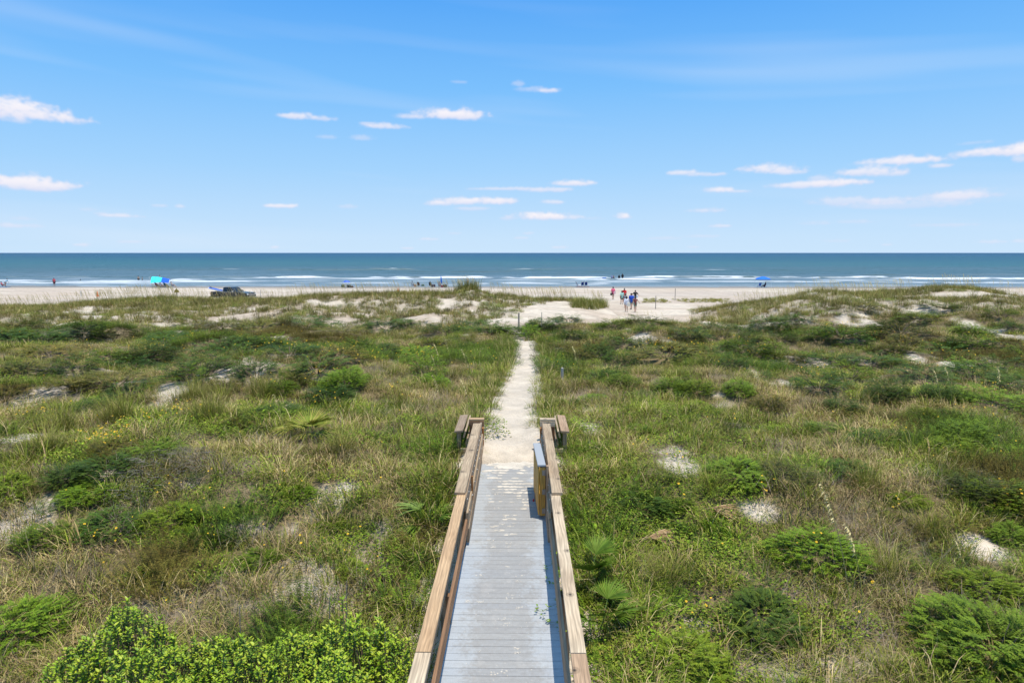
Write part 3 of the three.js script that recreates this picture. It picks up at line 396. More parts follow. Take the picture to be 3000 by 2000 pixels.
// three plants side by side make one patch
function patch(geos, seed, rad = .27) { const r = rng(seed), l = []; for (let k = 0; k < 3; k++) { const g = geos[(seed + k) % geos.length].clone(), a = k * 2.1 + r(), q = rad * (.6 + r() * .6); place(g, Math.cos(a) * q, 0, Math.sin(a) * q, 0, r() * 6.28, 0, .8 + r() * .4); const c = g.attributes.color, f = .82 + r() * .36; for (let i = 0; i < c.count; i++) c.setXYZ(i, c.getX(i) * f, c.getY(i) * f, c.getZ(i) * f); l.push(g); } return mergeGeometries(l); }
const leafMat = () => new THREE.MeshPhysicalMaterial({ vertexColors: true, roughness: .72, side: THREE.DoubleSide, specularIntensity: .35 });
const grassMat = leafMat(), twigMat = std(.2, .15, .1, .9);
const kinds = {
  green: { name: 'dune_grass', label: 'tangled green dune grass covering the sand', n: [0, 1, 2, 3].map(k => tuft(500 + k, { n: 44, spread: .2, len: .38, lean: .85, droop: .45, w: .009, a: GREEN, b: TAN, mix: .26 })) },
  dry: { name: 'dry_grass', label: 'dead straw-coloured grass lying among the green', n: [0, 1, 2, 3].map(k => tuft(520 + k, { n: 50, spread: .24, len: .37, lean: 1.05, droop: .55, w: .008, a: TAN, b: GREEN, mix: .36 })) },
  wisp: { name: 'wispy_grass', label: 'fine pale wispy grass in soft tufts', n: [0, 1, 2].map(k => tuft(540 + k, { n: 90, spread: .14, len: .58, lean: .55, droop: .26, w: .0048, a: [[.25, .22, .06], [.20, .19, .05], [.31, .255, .09]], b: GREEN, mix: .35 })) },
  herb: { name: 'ground_herb', label: 'small-leaved green herbs creeping over the dune', n: [0, 1, 2].map(k => herb(560 + k, [...BRIGHT, ...GREEN])) },
  olive: { name: 'olive_weed', label: 'olive-brown feathery weeds in low drifts', n: [0, 1, 2].map(k => feather(580 + k, OLIVE)) },
  fern: { name: 'feathery_weed', label: 'dark green feathery weeds in low drifts', n: [0, 1, 2].map(k => feather(590 + k, [...DEEP, ...BRIGHT])) },
  twig: { name: 'dead_twigs', label: 'grey dead twigs and stems under the grass', n: [0, 1].map(k => twigs(600 + k)) },
  beach: { name: 'beach_grass', label: 'sparse upright beach grass on the foredune', n: [0, 1, 2].map(k => tuft(620 + k, { n: 26, spread: .16, len: .52, lean: .5, droop: .22, w: .011, a: [[.185, .20, .04], [.235, .235, .055], [.15, .17, .032]], b: TAN, mix: .3 })) },
};
for (const k in kinds) if (k !== 'wisp') { const b = kinds[k].n; kinds[k].n = [0, 1, 2, 3].map(v => patch(b, v + 3)); }
const put = {}; for (const k in kinds) put[k] = kinds[k].n.map(() => []);
{
  const r = rng(4242), M = new THREE.Matrix4(), Q = new THREE.Quaternion(), E = new THREE.Euler();
  const addTuft = (k, x, d, s, sy, tint) => { s *= 1 - .12 * smooth(17, 24, d) * smooth(46, 44, d); const l = put[k], v = Math.floor(r() * l.length); E.set((r() - .5) * .3, r() * 6.283, (r() - .5) * .3); M.compose(new THREE.Vector3(x, ground(x, d) - .015, -d), Q.setFromEuler(E), new THREE.Vector3(s, s * sy, s)); l[v].push([M.clone(), tint]); };
  const sow = (d0, d1, dens) => {
    const c = 1 / Math.sqrt(dens);
    for (let d = d0; d < d1; d += c) { const w = d * .84 + 4; for (let x0 = -w; x0 < w; x0 += c) {
      const x = x0 + (r() - .5) * c * 1.3, dd = d + (r() - .5) * c * 1.3, cv = cover(x, dd); if (r() > cv || (cv > 0 && inShrub(x, dd))) continue;
      const dr = dry(x, dd), lu = lush(x, dd), n = r(), far = dd > 45.5 + (noise(x / 3, dd / 3, 66) - .5) * 4;
      const k = .80 + r() * .44 + (fbm(x / .9, dd / .9, 171, 3) - .5) * 1.1, tint = [k * (.95 + r() * .1), k, k * (.95 + r() * .1)];
      if (far) { const q = fbm(x / 2.5, dd / 2.5, 181, 3); if (q > .6 && n < .5) addTuft('herb', x, dd, .8 + r() * .6, .8, tint); else if (n < .12) addTuft('dry', x, dd, .7 + r() * .4, .9, tint); else if (n < .22 && dd < 62) addTuft('olive', x, dd, .7 + r() * .5, .8, tint); else addTuft('beach', x, dd, .6 + r() * .55, .8 + r() * .4, tint); continue; }
      const mid = smooth(17, 24, dd), farMid = smooth(24, 31, dd), rt = smooth(-1, 4, x);
      // drifts of olive and of green weeds grow in the middle distance, grass near the boardwalk
      if (lu > lerp(.68, lerp(.49, .54, rt), farMid) && n < .8) addTuft(fbm(x / 6 + 9, dd / 5, 191, 2) > lerp(.42, .60, rt) ? 'fern' : 'olive', x, dd, .75 + r() * .5, .85 + r() * .4, tint);
      else if (dr > .55) { if (n < .62) addTuft('dry', x, dd, .75 + r() * .6, .8 + r() * .4, tint); else if (n < .74) addTuft('twig', x, dd, .8 + r() * .5, .8, tint); else addTuft('green', x, dd, .6 + r() * .5, .9, tint); }
      else if (dr < .45) { if (n < .36) addTuft('herb', x, dd, .7 + r() * .7, 1, tint); else if (n < .56) addTuft('fern', x, dd, .6 + r() * .5, .8, tint); else addTuft('green', x, dd, .75 + r() * .55, .9 + r() * .3, tint); }
      else if (n < .1) addTuft('fern', x, dd, .5 + r() * .4, .8, tint); else if (n < .46) addTuft('green', x, dd, .75 + r() * .6, .9 + r() * .3, tint); else if (n < .62) addTuft('dry', x, dd, .7 + r() * .5, .8, tint); else if (n < .84) addTuft(mid > .4 ? 'wisp' : 'herb', x, dd, .7 + r() * .5, 1, tint); else if (n < .93) addTuft('olive', x, dd, .6 + r() * .5, .8, tint); else addTuft('twig', x, dd, .7 + r() * .5, .8, tint);
    } }
  };
  sow(4, 8, 4.5); sow(8, 15, 7); sow(15, 26, 6); sow(26, 47, 5); sow(47, 84, 4.2); sow(84, 98, 2);
  // wispy tussocks that stand out from the rest
  for (const [px, py, s] of [[560, 1185, 1.5], [590, 1180, 1.4], [540, 1190, 1.3], [355, 1230, 1.5], [330, 1240, 1.3], [760, 1150, 1.4], [790, 1165, 1.2], [185, 1260, 1.4], [150, 1330, 1.4], [650, 1180, 1.4], [610, 1230, 1.5], [440, 1040, 1.6], [240, 1140, 1.4], [1000, 1330, 1.2], [1960, 1720, 1.1], [2570, 1700, 1.1], [2720, 1580, 1.1], [2540, 1420, 1.1], [2100, 1450, 1.0]]) { const p = G(px, py); for (let q = 0; q < 4; q++) addTuft('wisp', p.x + (r() - .5) * .5, -p.z + (r() - .5) * .5, s * (.8 + r() * .3), 1.1, [1.05, 1.05, 1]); }
  // grass crowding the edges of the path and the boardwalk
  for (let k = 0; k < 260; k++) { const d = 12.5 + r() * 29, s = r() < .5 ? -1 : 1, x = pathX(d) + s * (table([[12, 1.2], [15, 1.0], [17, .84], [40, .84]], d) + r() * .35); if (Math.abs(x) < 1.25 && d < 15.4) continue; addTuft(r() < .7 ? 'green' : 'beach', x, d, .7 + r() * .5, 1.1, [1, 1.02, 1]); }
  for (let k = 0; k < 190; k++) { const d = 6 + r() * 9.5, s = r() < .5 ? -1 : 1, x = s * (1.3 + r() * .6); addTuft(pick(r, ['green', 'green', 'herb', 'fern', 'dry']), x, d, .8 + r() * .6, 1.1, [.95, 1, .95]); }
  // the low green strip across the beach access
  for (let k = 0; k < 190; k++) { const px = 1885 + r() * 250, p = atHeight(px, 877 + (r() - .5) * 11, -1.75); if (noise(p.x / 1.3, 4, 97) > .33) addTuft('beach', p.x, -p.z, .35 + r() * .6, .8, [1.05, 1.1, .7]); }
  // tufts left of the people, on the shoulder of the dune
  for (let k = 0; k < 48; k++) { const px = 1680 + r() * 90, p = G(px, 885 + r() * 22); addTuft('beach', p.x, -p.z, 1 + r() * .6, 1.1, [.9, 1, .8]); }
  // the tall crown of the mound
  for (let k = 0; k < 20; k++) { const x = colX(1345 + r() * 60, 66), d = 65 + r() * 2.5; addTuft('beach', x + (r() - .5), d, 1.1 + r() * .7, 1.3, [.85, .9, .75]); }
  for (const k in kinds) kinds[k].n.forEach((g, v) => { const l = put[k][v]; if (!l.length) return; const m = new THREE.InstancedMesh(g, grassMat, l.length); l.forEach(([mt, t], q) => { m.setMatrixAt(q, mt); m.setColorAt(q, new THREE.Color().setRGB(...t)); }); m.name = numbered(kinds[k].name); m.castShadow = m.receiveShadow = true; tag(m, kinds[k].label, 'grass', null, 'stuff'); scene.add(m); });
}
// ---- sea oats
function oatGeo(seed) { const r = rng(seed), L = new Leaves(), h = 1.25 + r() * .25, c = [.40, .35, .16]; const pts = []; let a = .05 + r() * .12, x = 0, y = 0; for (let k = 0; k <= 8; k++) { pts.push([x, y]); x += Math.sin(a) * h / 8; y += Math.cos(a) * h / 8; a += .03 + (k > 5 ? .16 : 0); } for (let k = 0; k < 8; k++) { const [x0, y0] = pts[k], [x1, y1] = pts[k + 1], w = .0055 - k * .0004; for (const [wx, wz] of [[w, 0], [0, w]]) { L.tri([x0 - wx, y0, -wz], [x0 + wx, y0, wz], [x1 + wx, y1, wz], c); L.tri([x0 - wx, y0, -wz], [x1 + wx, y1, wz], [x1 - wx, y1, -wz], c); } } for (let k = 0; k < 30; k++) { const t = 5.2 + k / 30 * 2.8, i = Math.min(7, Math.floor(t)), f = t - i, px = lerp(pts[i][0], pts[i + 1][0], f), py = lerp(pts[i][1], pts[i + 1][1], f); leaflet(L, px, py, 0, (r() - .5) * 2.6, -.6 + (r() - .5) * 1.3, .05 + r() * .03, .022, vary([.55, .46, .22], r, .2)); } for (let k = 0; k < 5; k++) blade(L, r, [0, 0, 0], r() * 6.283, .5 + r() * .25, .3, .35, .009, vary(pick(r, GREEN), r)); return L.geo(); }
const oats = [0, 1, 2].map(k => oatGeo(700 + k));
{
  const r = rng(808), l = [[], [], []], E = new THREE.Euler(), Q = new THREE.Quaternion();
  const add = (x, d, s) => { E.set((r() - .5) * .2, Math.PI + (r() - .5) * 1.5, (r() - .5) * .25); l[Math.floor(r() * 3)].push(new THREE.Matrix4().compose(new THREE.Vector3(x, ground(x, d) - .02, -d), Q.setFromEuler(E), new THREE.Vector3(s, s, s))); };
  const strip = (p0, p1, n, d0 = 62, d1 = 71, s = 1) => { for (let k = 0; k < n; k++) { const d = d0 + r() * (d1 - d0), x = colX(p0 + r() * (p1 - p0), d); if (noise(x / 2.2, d / 4, 91) > .3) add(x, d, s * (.65 + r() * .5)); } };
  strip(-150, 640, 520); strip(330, 560, 260, 63, 68, 1.1); strip(620, 860, 130, 61, 66, .95); strip(860, 1330, 520); strip(1440, 1760, 420, 63, 70, 1.05); strip(1640, 1720, 140, 63, 66, 1.1); strip(2130, 2480, 420, 62, 71); strip(2480, 2800, 420, 62, 71); strip(2800, 3100, 90); strip(1340, 1400, 60, 65, 67, 1.1); strip(1820, 2100, 46, 56, 61, .9); strip(600, 1500, 200, 46, 60, .7); strip(2100, 3000, 240, 46, 60, .75);
  oats.forEach((g, k) => { const m = new THREE.InstancedMesh(g, grassMat, l[k].length); l[k].forEach((mt, q) => m.setMatrixAt(q, mt)); m.name = numbered('sea_oats'); m.castShadow = m.receiveShadow = true; tag(m, 'straw-coloured sea oats bending along the crest of the foredune', 'sea oats', null, 'stuff'); scene.add(m); });
}
// ---- shrubs that stand out one by one (column, row of the base, width in pixels, kind)
const shrubMat = new THREE.MeshPhysicalMaterial({ vertexColors: true, roughness: .6, side: THREE.DoubleSide, specularIntensity: .4 });
{
  const mk = (kind, seed, cols, lift, leaf, sprays) => ({ kind, foliage: [0, 1, 2].map(k => shrubGeo(seed + k * 7, cols, sprays, lift, leaf)), near: [0, 1].map(k => shrubGeo(seed + 50 + k * 7, cols, sprays * 4.6, lift, leaf * .6)), stems: [0, 1, 2].map(k => shrubStems(seed + k, 22, lift)) });
  const K = { b: mk('bright', 900, [[.13, .205, .008], [.165, .24, .011], [.095, .155, .006]], .58, .85, 220), d: mk('dark', 930, DEEP, .55, .85, 190), y: mk('olive', 960, [[.14, .14, .016], [.105, .11, .013], [.17, .14, .022]], .5, .75, 200), l: mk('leathery', 990, [[.055, .07, .013], [.08, .095, .016], [.11, .115, .02]], .75, .55, 280) };
  const words = { b: 'bright green feathery shrub', d: 'dark green feathery shrub', y: 'olive thin-stemmed shrub', l: 'dense dark small-leaved shrub' };
  const r = rng(31), tints = [[1, 1, 1], [.86, .86, .75], [1.15, 1.02, .9], [.95, .85, .8], [1.08, 1.12, 1]].map(c => { const m = shrubMat.clone(); m.color.setRGB(...c); return m; });
  shrubSpots.forEach(({ x, d, wid, k, dist }, i) => {
    const v = i % 3, y = ground(x, d), side = x < 0 ? 'left of' : 'right of', size = wid > .85 ? 'broad ' : wid < .42 ? 'small ' : '';
    const where = d < 15.5 ? ' in the grass ' + side + ' the boardwalk' : d < 31 ? ' in the grass ' + side + ' the sand path' : d < 46 ? ' at the seaward edge ' + side + ' the path' : ' on the foredune ' + side + ' the path';
    const g = thing('dune_shrub', size + words[k] + where, 'shrub', [x, y - .03, -d], r() * 6.283, 'low shrubs scattered over the dunes');
    part(g, 'foliage', dist < 24 ? K[k].near[i % 2] : K[k].foliage[v], tints[(i * 7) % 5]); part(g, 'stems', K[k].stems[v], twigMat);
    const s = wid * (.95 + r() * .2); g.scale.set(s * (.9 + r() * .4), clamp(s * (dist > 22 ? 1.5 : 1.05), .38, 1.25) * (.75 + r() * .4), s * (.8 + r() * .35)); g.rotation.x = (r() - .5) * .2; g.rotation.z = (r() - .5) * .2;
  });
  // the sprawling grey-brown brush left of the boardwalk
  const big = thing('sprawling_brush', 'wide mound of grey-brown brush with bare twigs and few leaves', 'shrub', [0, 0, 0]);
  const q = rng(67), tw = [], L = new Leaves(), c0 = G(470, 1400), c1 = G(600, 1390); const W2 = Math.abs(c1.x - c0.x);
  for (let k = 0; k < 900; k++) { const a = q() * 6.283, e = Math.sqrt(q()), x = c0.x + Math.cos(a) * e * W2 * 1.15, z = c0.z + Math.sin(a) * e * 1.5, y = groundAt(x, z), h = .42 * (1 - e * e * .8), yy = y + q() * h; const az = q() * 6.283, ln = .12 + q() * .2; if (k < 420) tw.push(bar([x, yy, z], [x + Math.cos(az) * ln, yy + (q() - .3) * .14, z + Math.sin(az) * ln], .0045, 3, .002)); for (let m = 0; m < 5; m++) leaflet(L, x + (q() - .5) * .2, y + h * (.5 + q() * .55), z + (q() - .5) * .2, q() * 6.283, (q() - .3), .035, .018, vary(pick(q, [[.11, .095, .055], [.13, .12, .05], [.16, .15, .05], [.09, .08, .055]]), q)); }
  part(big, 'twigs', join(tw), std(.30, .26, .22, .9)); part(big, 'foliage', L.geo(), shrubMat);
}
// ---- yellow and orange flowers: small five-petalled heads
{
  const L = new Leaves(); for (let k = 0; k < 6; k++) leaflet(L, 0, 0, 0, k * 1.047, .25, .024, .017, [.88, .56, .012]); const C = new Leaves(); for (let k = 0; k < 6; k++) leaflet(C, 0, .004, 0, k * 1.047, .25, .008, .008, [.35, .07, .02]); L.p.push(...C.p); L.c.push(...C.c);
  const g = L.geo(), r = rng(515), mats = [];
  const at = (x, d, y, s) => { const E = new THREE.Euler((r() - .5) * .8 + .3, r() * 6.28, (r() - .5) * .8); mats.push(new THREE.Matrix4().compose(new THREE.Vector3(x, ground(x, d) + y, -d), new THREE.Quaternion().setFromEuler(E), new THREE.Vector3(s, s, s))); };
  for (const [px, py, n, sp] of [[300, 1330, 34, .5], [330, 1320, 26, .4], [120, 1250, 18, .6], [360, 1270, 10, .6], [500, 1255, 16, .8], [550, 1250, 10, .6], [780, 1155, 10, .4], [940, 1120, 26, .5], [960, 1200, 12, .6], [1080, 1080, 18, .9], [1150, 1170, 12, .6], [1230, 1060, 22, .8], [1210, 1200, 8, .5], [410, 1040, 22, 1.2], [250, 1035, 16, 1], [800, 1040, 20, 1.4], [1000, 1045, 26, 1.3], [520, 1025, 14, 1.2], [60, 1005, 12, 1], [1920, 1030, 26, 1], [2000, 1045, 14, .8], [2160, 1020, 20, 1], [2220, 1045, 12, .8], [2470, 970, 22, 1], [2620, 1005, 30, 1.4], [2950, 1010, 30, 1.6], [2690, 1030, 16, 1], [2800, 1060, 14, 1], [2920, 1170, 16, .7], [2850, 1240, 12, .5], [2120, 1260, 4, .5], [2410, 1130, 10, .8], [2590, 1540, 4, .3], [2390, 1650, 3, .2], [1990, 1490, 4, .3], [2000, 1390, 4, .3], [2240, 1500, 5, .2], [1890, 1360, 5, .3], [2110, 1680, 1, .02], [2330, 1675, 1, .02], [2510, 1870, 1, .02], [2065, 1840, 3, .1], [2000, 1880, 3, .15], [2930, 1490, 4, .4], [2980, 1510, 3, .3], [2550, 1770, 2, .2], [640, 1580, 4, .5], [520, 1490, 3, .4], [860, 1470, 3, .4], [480, 1500, 2, .2], [270, 1640, 5, .4], [880, 1655, 2, .1], [1350, 970, 14, 1.2], [2730, 1110, 16, 1.4], [2580, 1090, 12, 1]]) for (let k = 0; k < n; k++) { const p = G(clamp(px, 0, 3000), py), x = p.x + (r() + r() - 1) * sp * 1.3, d = -p.z + (r() + r() - 1) * sp * 1.3; at(x, d, .3 + r() * .3, (d > 24 ? 1.15 : .85) * (.7 + r() * .6)); }
  for (let k = 0; k < 800; k++) { const d = 9 + r() * 36, x = (r() - .5) * d * 1.6; if (cover(x, d) > .6 && lush(x, d) > .5) at(x, d, .3 + r() * .25, (d > 24 ? 1.1 : .8) * (.6 + r() * .6)); }
  const m = new THREE.InstancedMesh(g, new THREE.MeshPhysicalMaterial({ vertexColors: true, roughness: .7, side: THREE.DoubleSide }), mats.length); mats.forEach((q, k) => m.setMatrixAt(k, q)); m.name = 'dune_flowers'; tag(m, 'small yellow flowers dotted through the dune weeds', 'flowers', null, 'stuff'); scene.add(m);
}
// ---- single tall sea oats with pale seed heads
{
  const tall = [[1285, 1125, 1045], [1330, 1110, 1000], [1300, 1120, 1015], [1380, 1140, 1030], [1310, 1250, 1120], [1390, 1260, 1120], [540, 1380, 1190], [100, 1680, 1520], [2760, 1200, 1110], [2790, 1190, 1100], [2930, 1210, 1110], [690, 1380, 1270], [840, 1300, 1170], [2490, 1760, 1510], [2530, 1790, 1590], [1700, 1130, 1020], [1590, 1110, 1030], [2830, 1720, 1620]];
  const r = rng(91);
  tall.forEach(([px, base, top], i) => { const p = G(px, base), h = (base - top) / 2000 * EYE.distanceTo(p) * 1.02; const g = thing('sea_oat_stalk', 'tall single sea oat stalk with a pale drooping seed head', 'sea oat', [p.x, groundAt(p.x, p.z) - .02, p.z], Math.PI + (r() - .5) * 1.2, 'tall sea oats standing above the grass'); const m = part(g, 'stalk', oats[i % 3], grassMat); const s = h / 1.15; m.scale.setScalar(clamp(s, .6, 1.5)); });
}
// ---- glossy bush beside the boardwalk
{
  const b = thing('glossy_bush', 'large bush with glossy yellow-green leaves beside the left rail', 'bush', [0, 0, 0]), r = rng(1212);
  const leafG = seed => { const q = rng(seed), p = [], idx = [], n = 4; for (let k = 0; k <= n; k++) { const t = k / n, w = Math.sin(Math.PI * Math.pow(t, .8)) * .0135 + (k == 0 ? .002 : 0), y = Math.sin(t * 2.2) * .006 - t * t * .012; p.push(t * .062, y + .004, w, t * .062, y - .001, 0, t * .062, y + .004, -w); if (k < n) { const a = k * 3; idx.push(a, a + 3, a + 1, a + 1, a + 3, a + 4, a + 1, a + 4, a + 2, a + 2, a + 4, a + 5); } } const g = new THREE.BufferGeometry(); g.setAttribute('position', new THREE.Float32BufferAttribute(p, 3)); g.setIndex(idx); g.computeVertexNormals(); return g; };
  const lg = leafG(1), lm = [[.24, .36, .014], [.30, .415, .018], [.17, .27, .011], [.37, .43, .03], [.115, .19, .01]].map(c => new THREE.MeshPhysicalMaterial({ color: new THREE.Color().setRGB(...c), roughness: .46, specularIntensity: .5, side: THREE.DoubleSide }));
  const topY = (x, d) => { const px = 1500 + 2000 * ((x - .18) / (d + .9) + .012); return lerp(-.1, table([[90, -.2], [200, .35], [330, .66], [440, .95], [560, .68], [640, .66], [720, .72], [830, .68], [930, .64], [1040, .92], [1120, .8], [1215, .68]], px) + (fbm(x * 1.8, d * 1.8, 777, 3) - .5) * .75 - .1, smooth(7.35, 6.75, d) * smooth(3.9, 4.6, d)); };
  const tips = []; for (let k = 0; k < 5200 && tips.length < 2600; k++) { const d = 4.1 + r() * 3.2, x = -5.2 + r() * 4.3; const px = 1500 + 2000 * ((x - .18) / (d + .9) + .012); if (px < 85 || px > 1245 || x > -.98) continue; const t = topY(x, d), y = t - Math.pow(r(), 1.7) * .55 + (r() < .06 ? r() * .16 : 0); if (y < groundAt(x, -d) + .12) continue; tips.push([x, y, -d, t - y]); }
  const stems = [], leaves = [];
  tips.forEach(([x, y, z, deep]) => { const tilt = [(r() - .5) * .5, (r() - .5) * .5], tone = r(); stems.push(bar([x - tilt[0] * .5, y - .45, z - tilt[1] * .5], [x, y, z], .005, 4, .003)); for (let k = 0; k < 15; k++) { const a = k * 2.4 + r() * .6, h = -k * .0095, el = .75 - k * .055 + (r() - .5) * .3, s = .5 + r() * .6; const M = new THREE.Matrix4().compose(new THREE.Vector3(x + tilt[0] * h, y + h, z + tilt[1] * h), new THREE.Quaternion().setFromEuler(new THREE.Euler(tilt[1] * .5, a, el + tilt[0] * .3, 'YXZ')), new THREE.Vector3(s, s, s)); leaves.push([M, Math.min(4, Math.floor(clamp(tone * .6 + r() * .5) * 5)), deep + k * .004]); } });
  leaves.sort((p, q) => p[2] - q[2]);
  for (const [M, c] of leaves.slice(0, 300)) { const m = part(b, 'leaf', lg, lm[c]); m.matrix.copy(M); m.matrix.decompose(m.position, m.quaternion, m.scale); }
  for (let c = 0; c < 5; c++) { const l = leaves.slice(300).filter(q => q[1] === c); const m = new THREE.InstancedMesh(lg, lm[c], l.length); l.forEach(([M], k) => m.setMatrixAt(k, M)); m.name = 'foliage'; m.castShadow = m.receiveShadow = true; m.userData.kind = 'stuff'; b.add(m); }
  part(b, 'stems', join(stems), std(.20, .13, .08, .85));
  const twg = []; for (const [px, py] of [[420, 1920], [700, 1880], [960, 1850], [1010, 1800], [1120, 1960]]) { const p = atHeight(px, py, .3); twg.push(bar([p.x, p.y - .5, p.z], [p.x + .05, p.y + .45, p.z + .05], .008, 5, .004)); } const bs = std(.34, .28, .22, .85); for (const q of twg) part(b, 'bare_stem', q, bs);
}
// ---- palmettos and fallen fronds
{
  const fan = (seed, o = {}) => { const r = rng(seed), L = new Leaves(), n = o.n ?? 26, spread = o.spread ?? 2.5, len = o.len ?? .5; for (let k = 0; k < n; k++) { const a = (k / (n - 1) - .5) * spread, l = len * (.75 + .3 * Math.cos(a * .8)) * (.9 + r() * .2), w = .026, c = vary(pick(r, o.cols), r, .18), dr = (o.droop ?? .15) * (1 + r()); let x = 0, y = 0; const P = []; for (let s = 0; s <= 3; s++) { const t = s / 3, u = l * t; P.push([Math.cos(a) * u, -dr * t * t * l + (o.cup ?? .08) * Math.abs(Math.sin(a)) * t, Math.sin(a) * u]); } const nx = -Math.sin(a), nz = Math.cos(a), ww = [.25, 1, .75, 0]; for (let s = 0; s < 3; s++) for (const q of [-1, 1]) { const A = P[s], B = P[s + 1], e = (p, f) => V(p[0] + nx * w / 2 * q * f, p[1] + .008 * f, p[2] + nz * w / 2 * q * f); L.tri(V(...A), e(A, ww[s]), e(B, ww[s + 1]), c); if (s < 2) L.tri(V(...A), e(B, ww[s + 1]), V(...B), c); else L.tri(V(...A), e(B, 0), V(...B), c); } } return L.geo(); };
  const G1 = [[.085, .155, .014], [.115, .195, .016], [.15, .22, .024]], Y1 = [[.30, .31, .04], [.23, .28, .035], [.36, .32, .07]], B1 = [[.42, .26, .13], [.50, .33, .18], [.34, .20, .10]];
  const palm = (px, py, label, fr, h, seed) => { const p = G(px, py), g = thing('palmetto', label, 'palmetto', [p.x, groundAt(p.x, p.z) - .02, p.z]), r = rng(seed); fr.forEach(([az, el, len, cols, droop], k) => { const geo = fan(seed * 10 + k, { cols, len, droop, spread: 2.2 + r() * .6 }), stalk = h * (.6 + r() * .4), m = part(g, 'frond', geo, shrubMat); const ex = Math.cos(az) * Math.cos(el) * stalk, ey = Math.sin(el) * stalk, ez = Math.sin(az) * Math.cos(el) * stalk; m.position.set(ex, ey, ez); m.rotation.order = 'YXZ'; m.rotation.set(0, -az, el * .5 + .15); part(m, 'stalk', bar([0, 0, 0], [-Math.cos(el * .5) * stalk, -Math.sin(el * .5) * stalk * .9, 0], .007, 5), std(.14, .22, .05, .7)); }); };
  palm(1752, 1850, 'green fan palmetto crowding the right boardwalk rail with yellowed lower leaves', [[1.2, 1.1, .42, G1, .1], [.2, .9, .42, G1, .15], [-1.0, .9, .4, G1, .2], [2.3, .9, .4, G1, .2], [.7, .3, .42, Y1, .8], [1.7, .25, .4, Y1, .9], [-.3, .4, .42, G1, .5], [3.2, .6, .38, G1, .3]], .5, 21);
  palm(1720, 1720, 'green fan palmetto with upright leaves behind the right boardwalk rail', [[1.4, 1.2, .42, G1, .05], [.4, 1.15, .42, G1, .1], [-.9, 1.1, .42, G1, .1], [2.6, .8, .36, G1, .3], [.9, .6, .4, [[.2, .27, .06]], .3]], .55, 22);
  palm(905, 1285, 'pale yellow-green palmetto with strappy leaves among grass', [[-2.4, 1.0, .5, Y1, .2], [-.7, 1.0, .5, Y1, .2], [1.5, .7, .42, Y1, .4], [3.1, .7, .5, Y1, .5], [0, .7, .5, Y1, .5], [-1.57, 1.3, .6, Y1, .1], [.8, 1.1, .6, Y1, .2], [2.3, 1.1, .6, Y1, .2]], .45, 23);
  palm(1262, 1545, 'arching green palmetto beside the left boardwalk rail', [[-2.6, .9, .45, [[.2, .28, .06]], .4], [-1.2, .9, .42, G1, .2], [2.6, .5, .4, G1, .5], [.3, .9, .36, G1, .3], [3.0, .2, .38, B1, .6]], .4, 24);
  const dead = (px, py, label, turn, seed, s) => { const p = G(px, py), g = thing('fallen_frond', label, 'frond', [p.x, groundAt(p.x, p.z) + .16, p.z], turn); const m = part(g, 'blades', fan(seed, { n: 20, spread: 1.1, len: .62 * s, droop: .15, cols: B1, cup: .05 }), shrubMat); m.rotation.x = .35; part(g, 'stalk', bar([0, 0, 0], [-.3 * s, -.06, .02], .009, 5, .006), std(.40, .28, .15, .8)); };
  dead(1900, 1598, 'dead tan palmetto frond fanned out on the grass', .12, 41, 1); dead(2085, 1512, 'dead brown palmetto frond lying beside the bare sand patch', -.35, 42, .8); dead(1268, 1568, 'dead rust-brown frond under the palmetto by the left rail', 2.6, 43, .7);
}
// ---- creeper reaching over the right edge of the decking
{
  const g = thing('creeper', 'thin green creeper trailing across the right edge of the decking', 'creeper'), r = rng(3), L = new Leaves(), st = [];
  for (const run of [[[1628, 1648], [1600, 1660], [1597, 1668], [1606, 1695], [1612, 1708], [1625, 1712]], [[1632, 1768], [1608, 1778], [1592, 1790], [1572, 1788], [1573, 1778]], [[1640, 1826], [1612, 1822], [1600, 1818], [1590, 1803]]]) { const P = run.map(([x, y], k) => atHeight(x, y, k == 0 ? .06 : .02 + r() * .03)); for (let k = 0; k < P.length - 1; k++) st.push(bar(P[k].toArray(), P[k + 1].toArray(), .0022, 4)); P.forEach((p, k) => { for (let q = 0; q < 4; q++) leaflet(L, p.x + (r() - .5) * .03, p.y + .005 + r() * .01, p.z + (r() - .5) * .03, r() * 6.28, r() * .5, .035 + r() * .02, .022, vary(pick(r, BRIGHT), r)); }); }
  for (let k = 0; k < 130; k++) { const d = 7.6 + r() * 3.4; leaflet(L, .70 + (r() - .5) * .08, -.02 + r() * .14, -d, r() * 6.28, r() * .8, .045, .028, vary(pick(r, GREEN), r)); }
  part(g, 'stem', join(st), std(.17, .19, .07, .8)); part(g, 'leaves', L.geo(), shrubMat);
}
// ---- posts in the sand
{
  const post = (px, base, top, label, mat, r = .045) => { const p = base < 906 ? B(px, base) : G(px, base), h = (base - top) / 2000 * EYE.distanceTo(p) * 1.01, g = thing('marker_post', label, 'post', [p.x, groundAt(p.x, p.z), p.z]); const q = cyl(r, r * .92, h + .3, 8); part(g, 'shaft', q.translate(0, h / 2 - .15, 0), mat); part(g, 'cap', cyl(r * .92, r * .5, .02, 8).translate(0, h + .01, 0), mat); };
  const greyWood = std(.30, .26, .22, .9);
  post(1520, 972, 917, 'weathered grey post at the end of the sand path', greyWood, .055); post(1647, 1120, 1078, 'short grey square stake in the grass right of the sand path', std(.42, .38, .33, .9), .05); post(1921, 905, 868, 'thin post on the open sand right of the walking people', greyWood); post(1978, 880, 846, 'thin post with pale top behind the low green strip on the beach', greyWood); post(763, 876, 850, 'thin post on the beach in front of the dark pickup', std(.4, .38, .36, .8), .04); post(1587, 965, 915, 'slender bare stake on the open sand past the path end', std(.4, .35, .28, .9), .02);
}
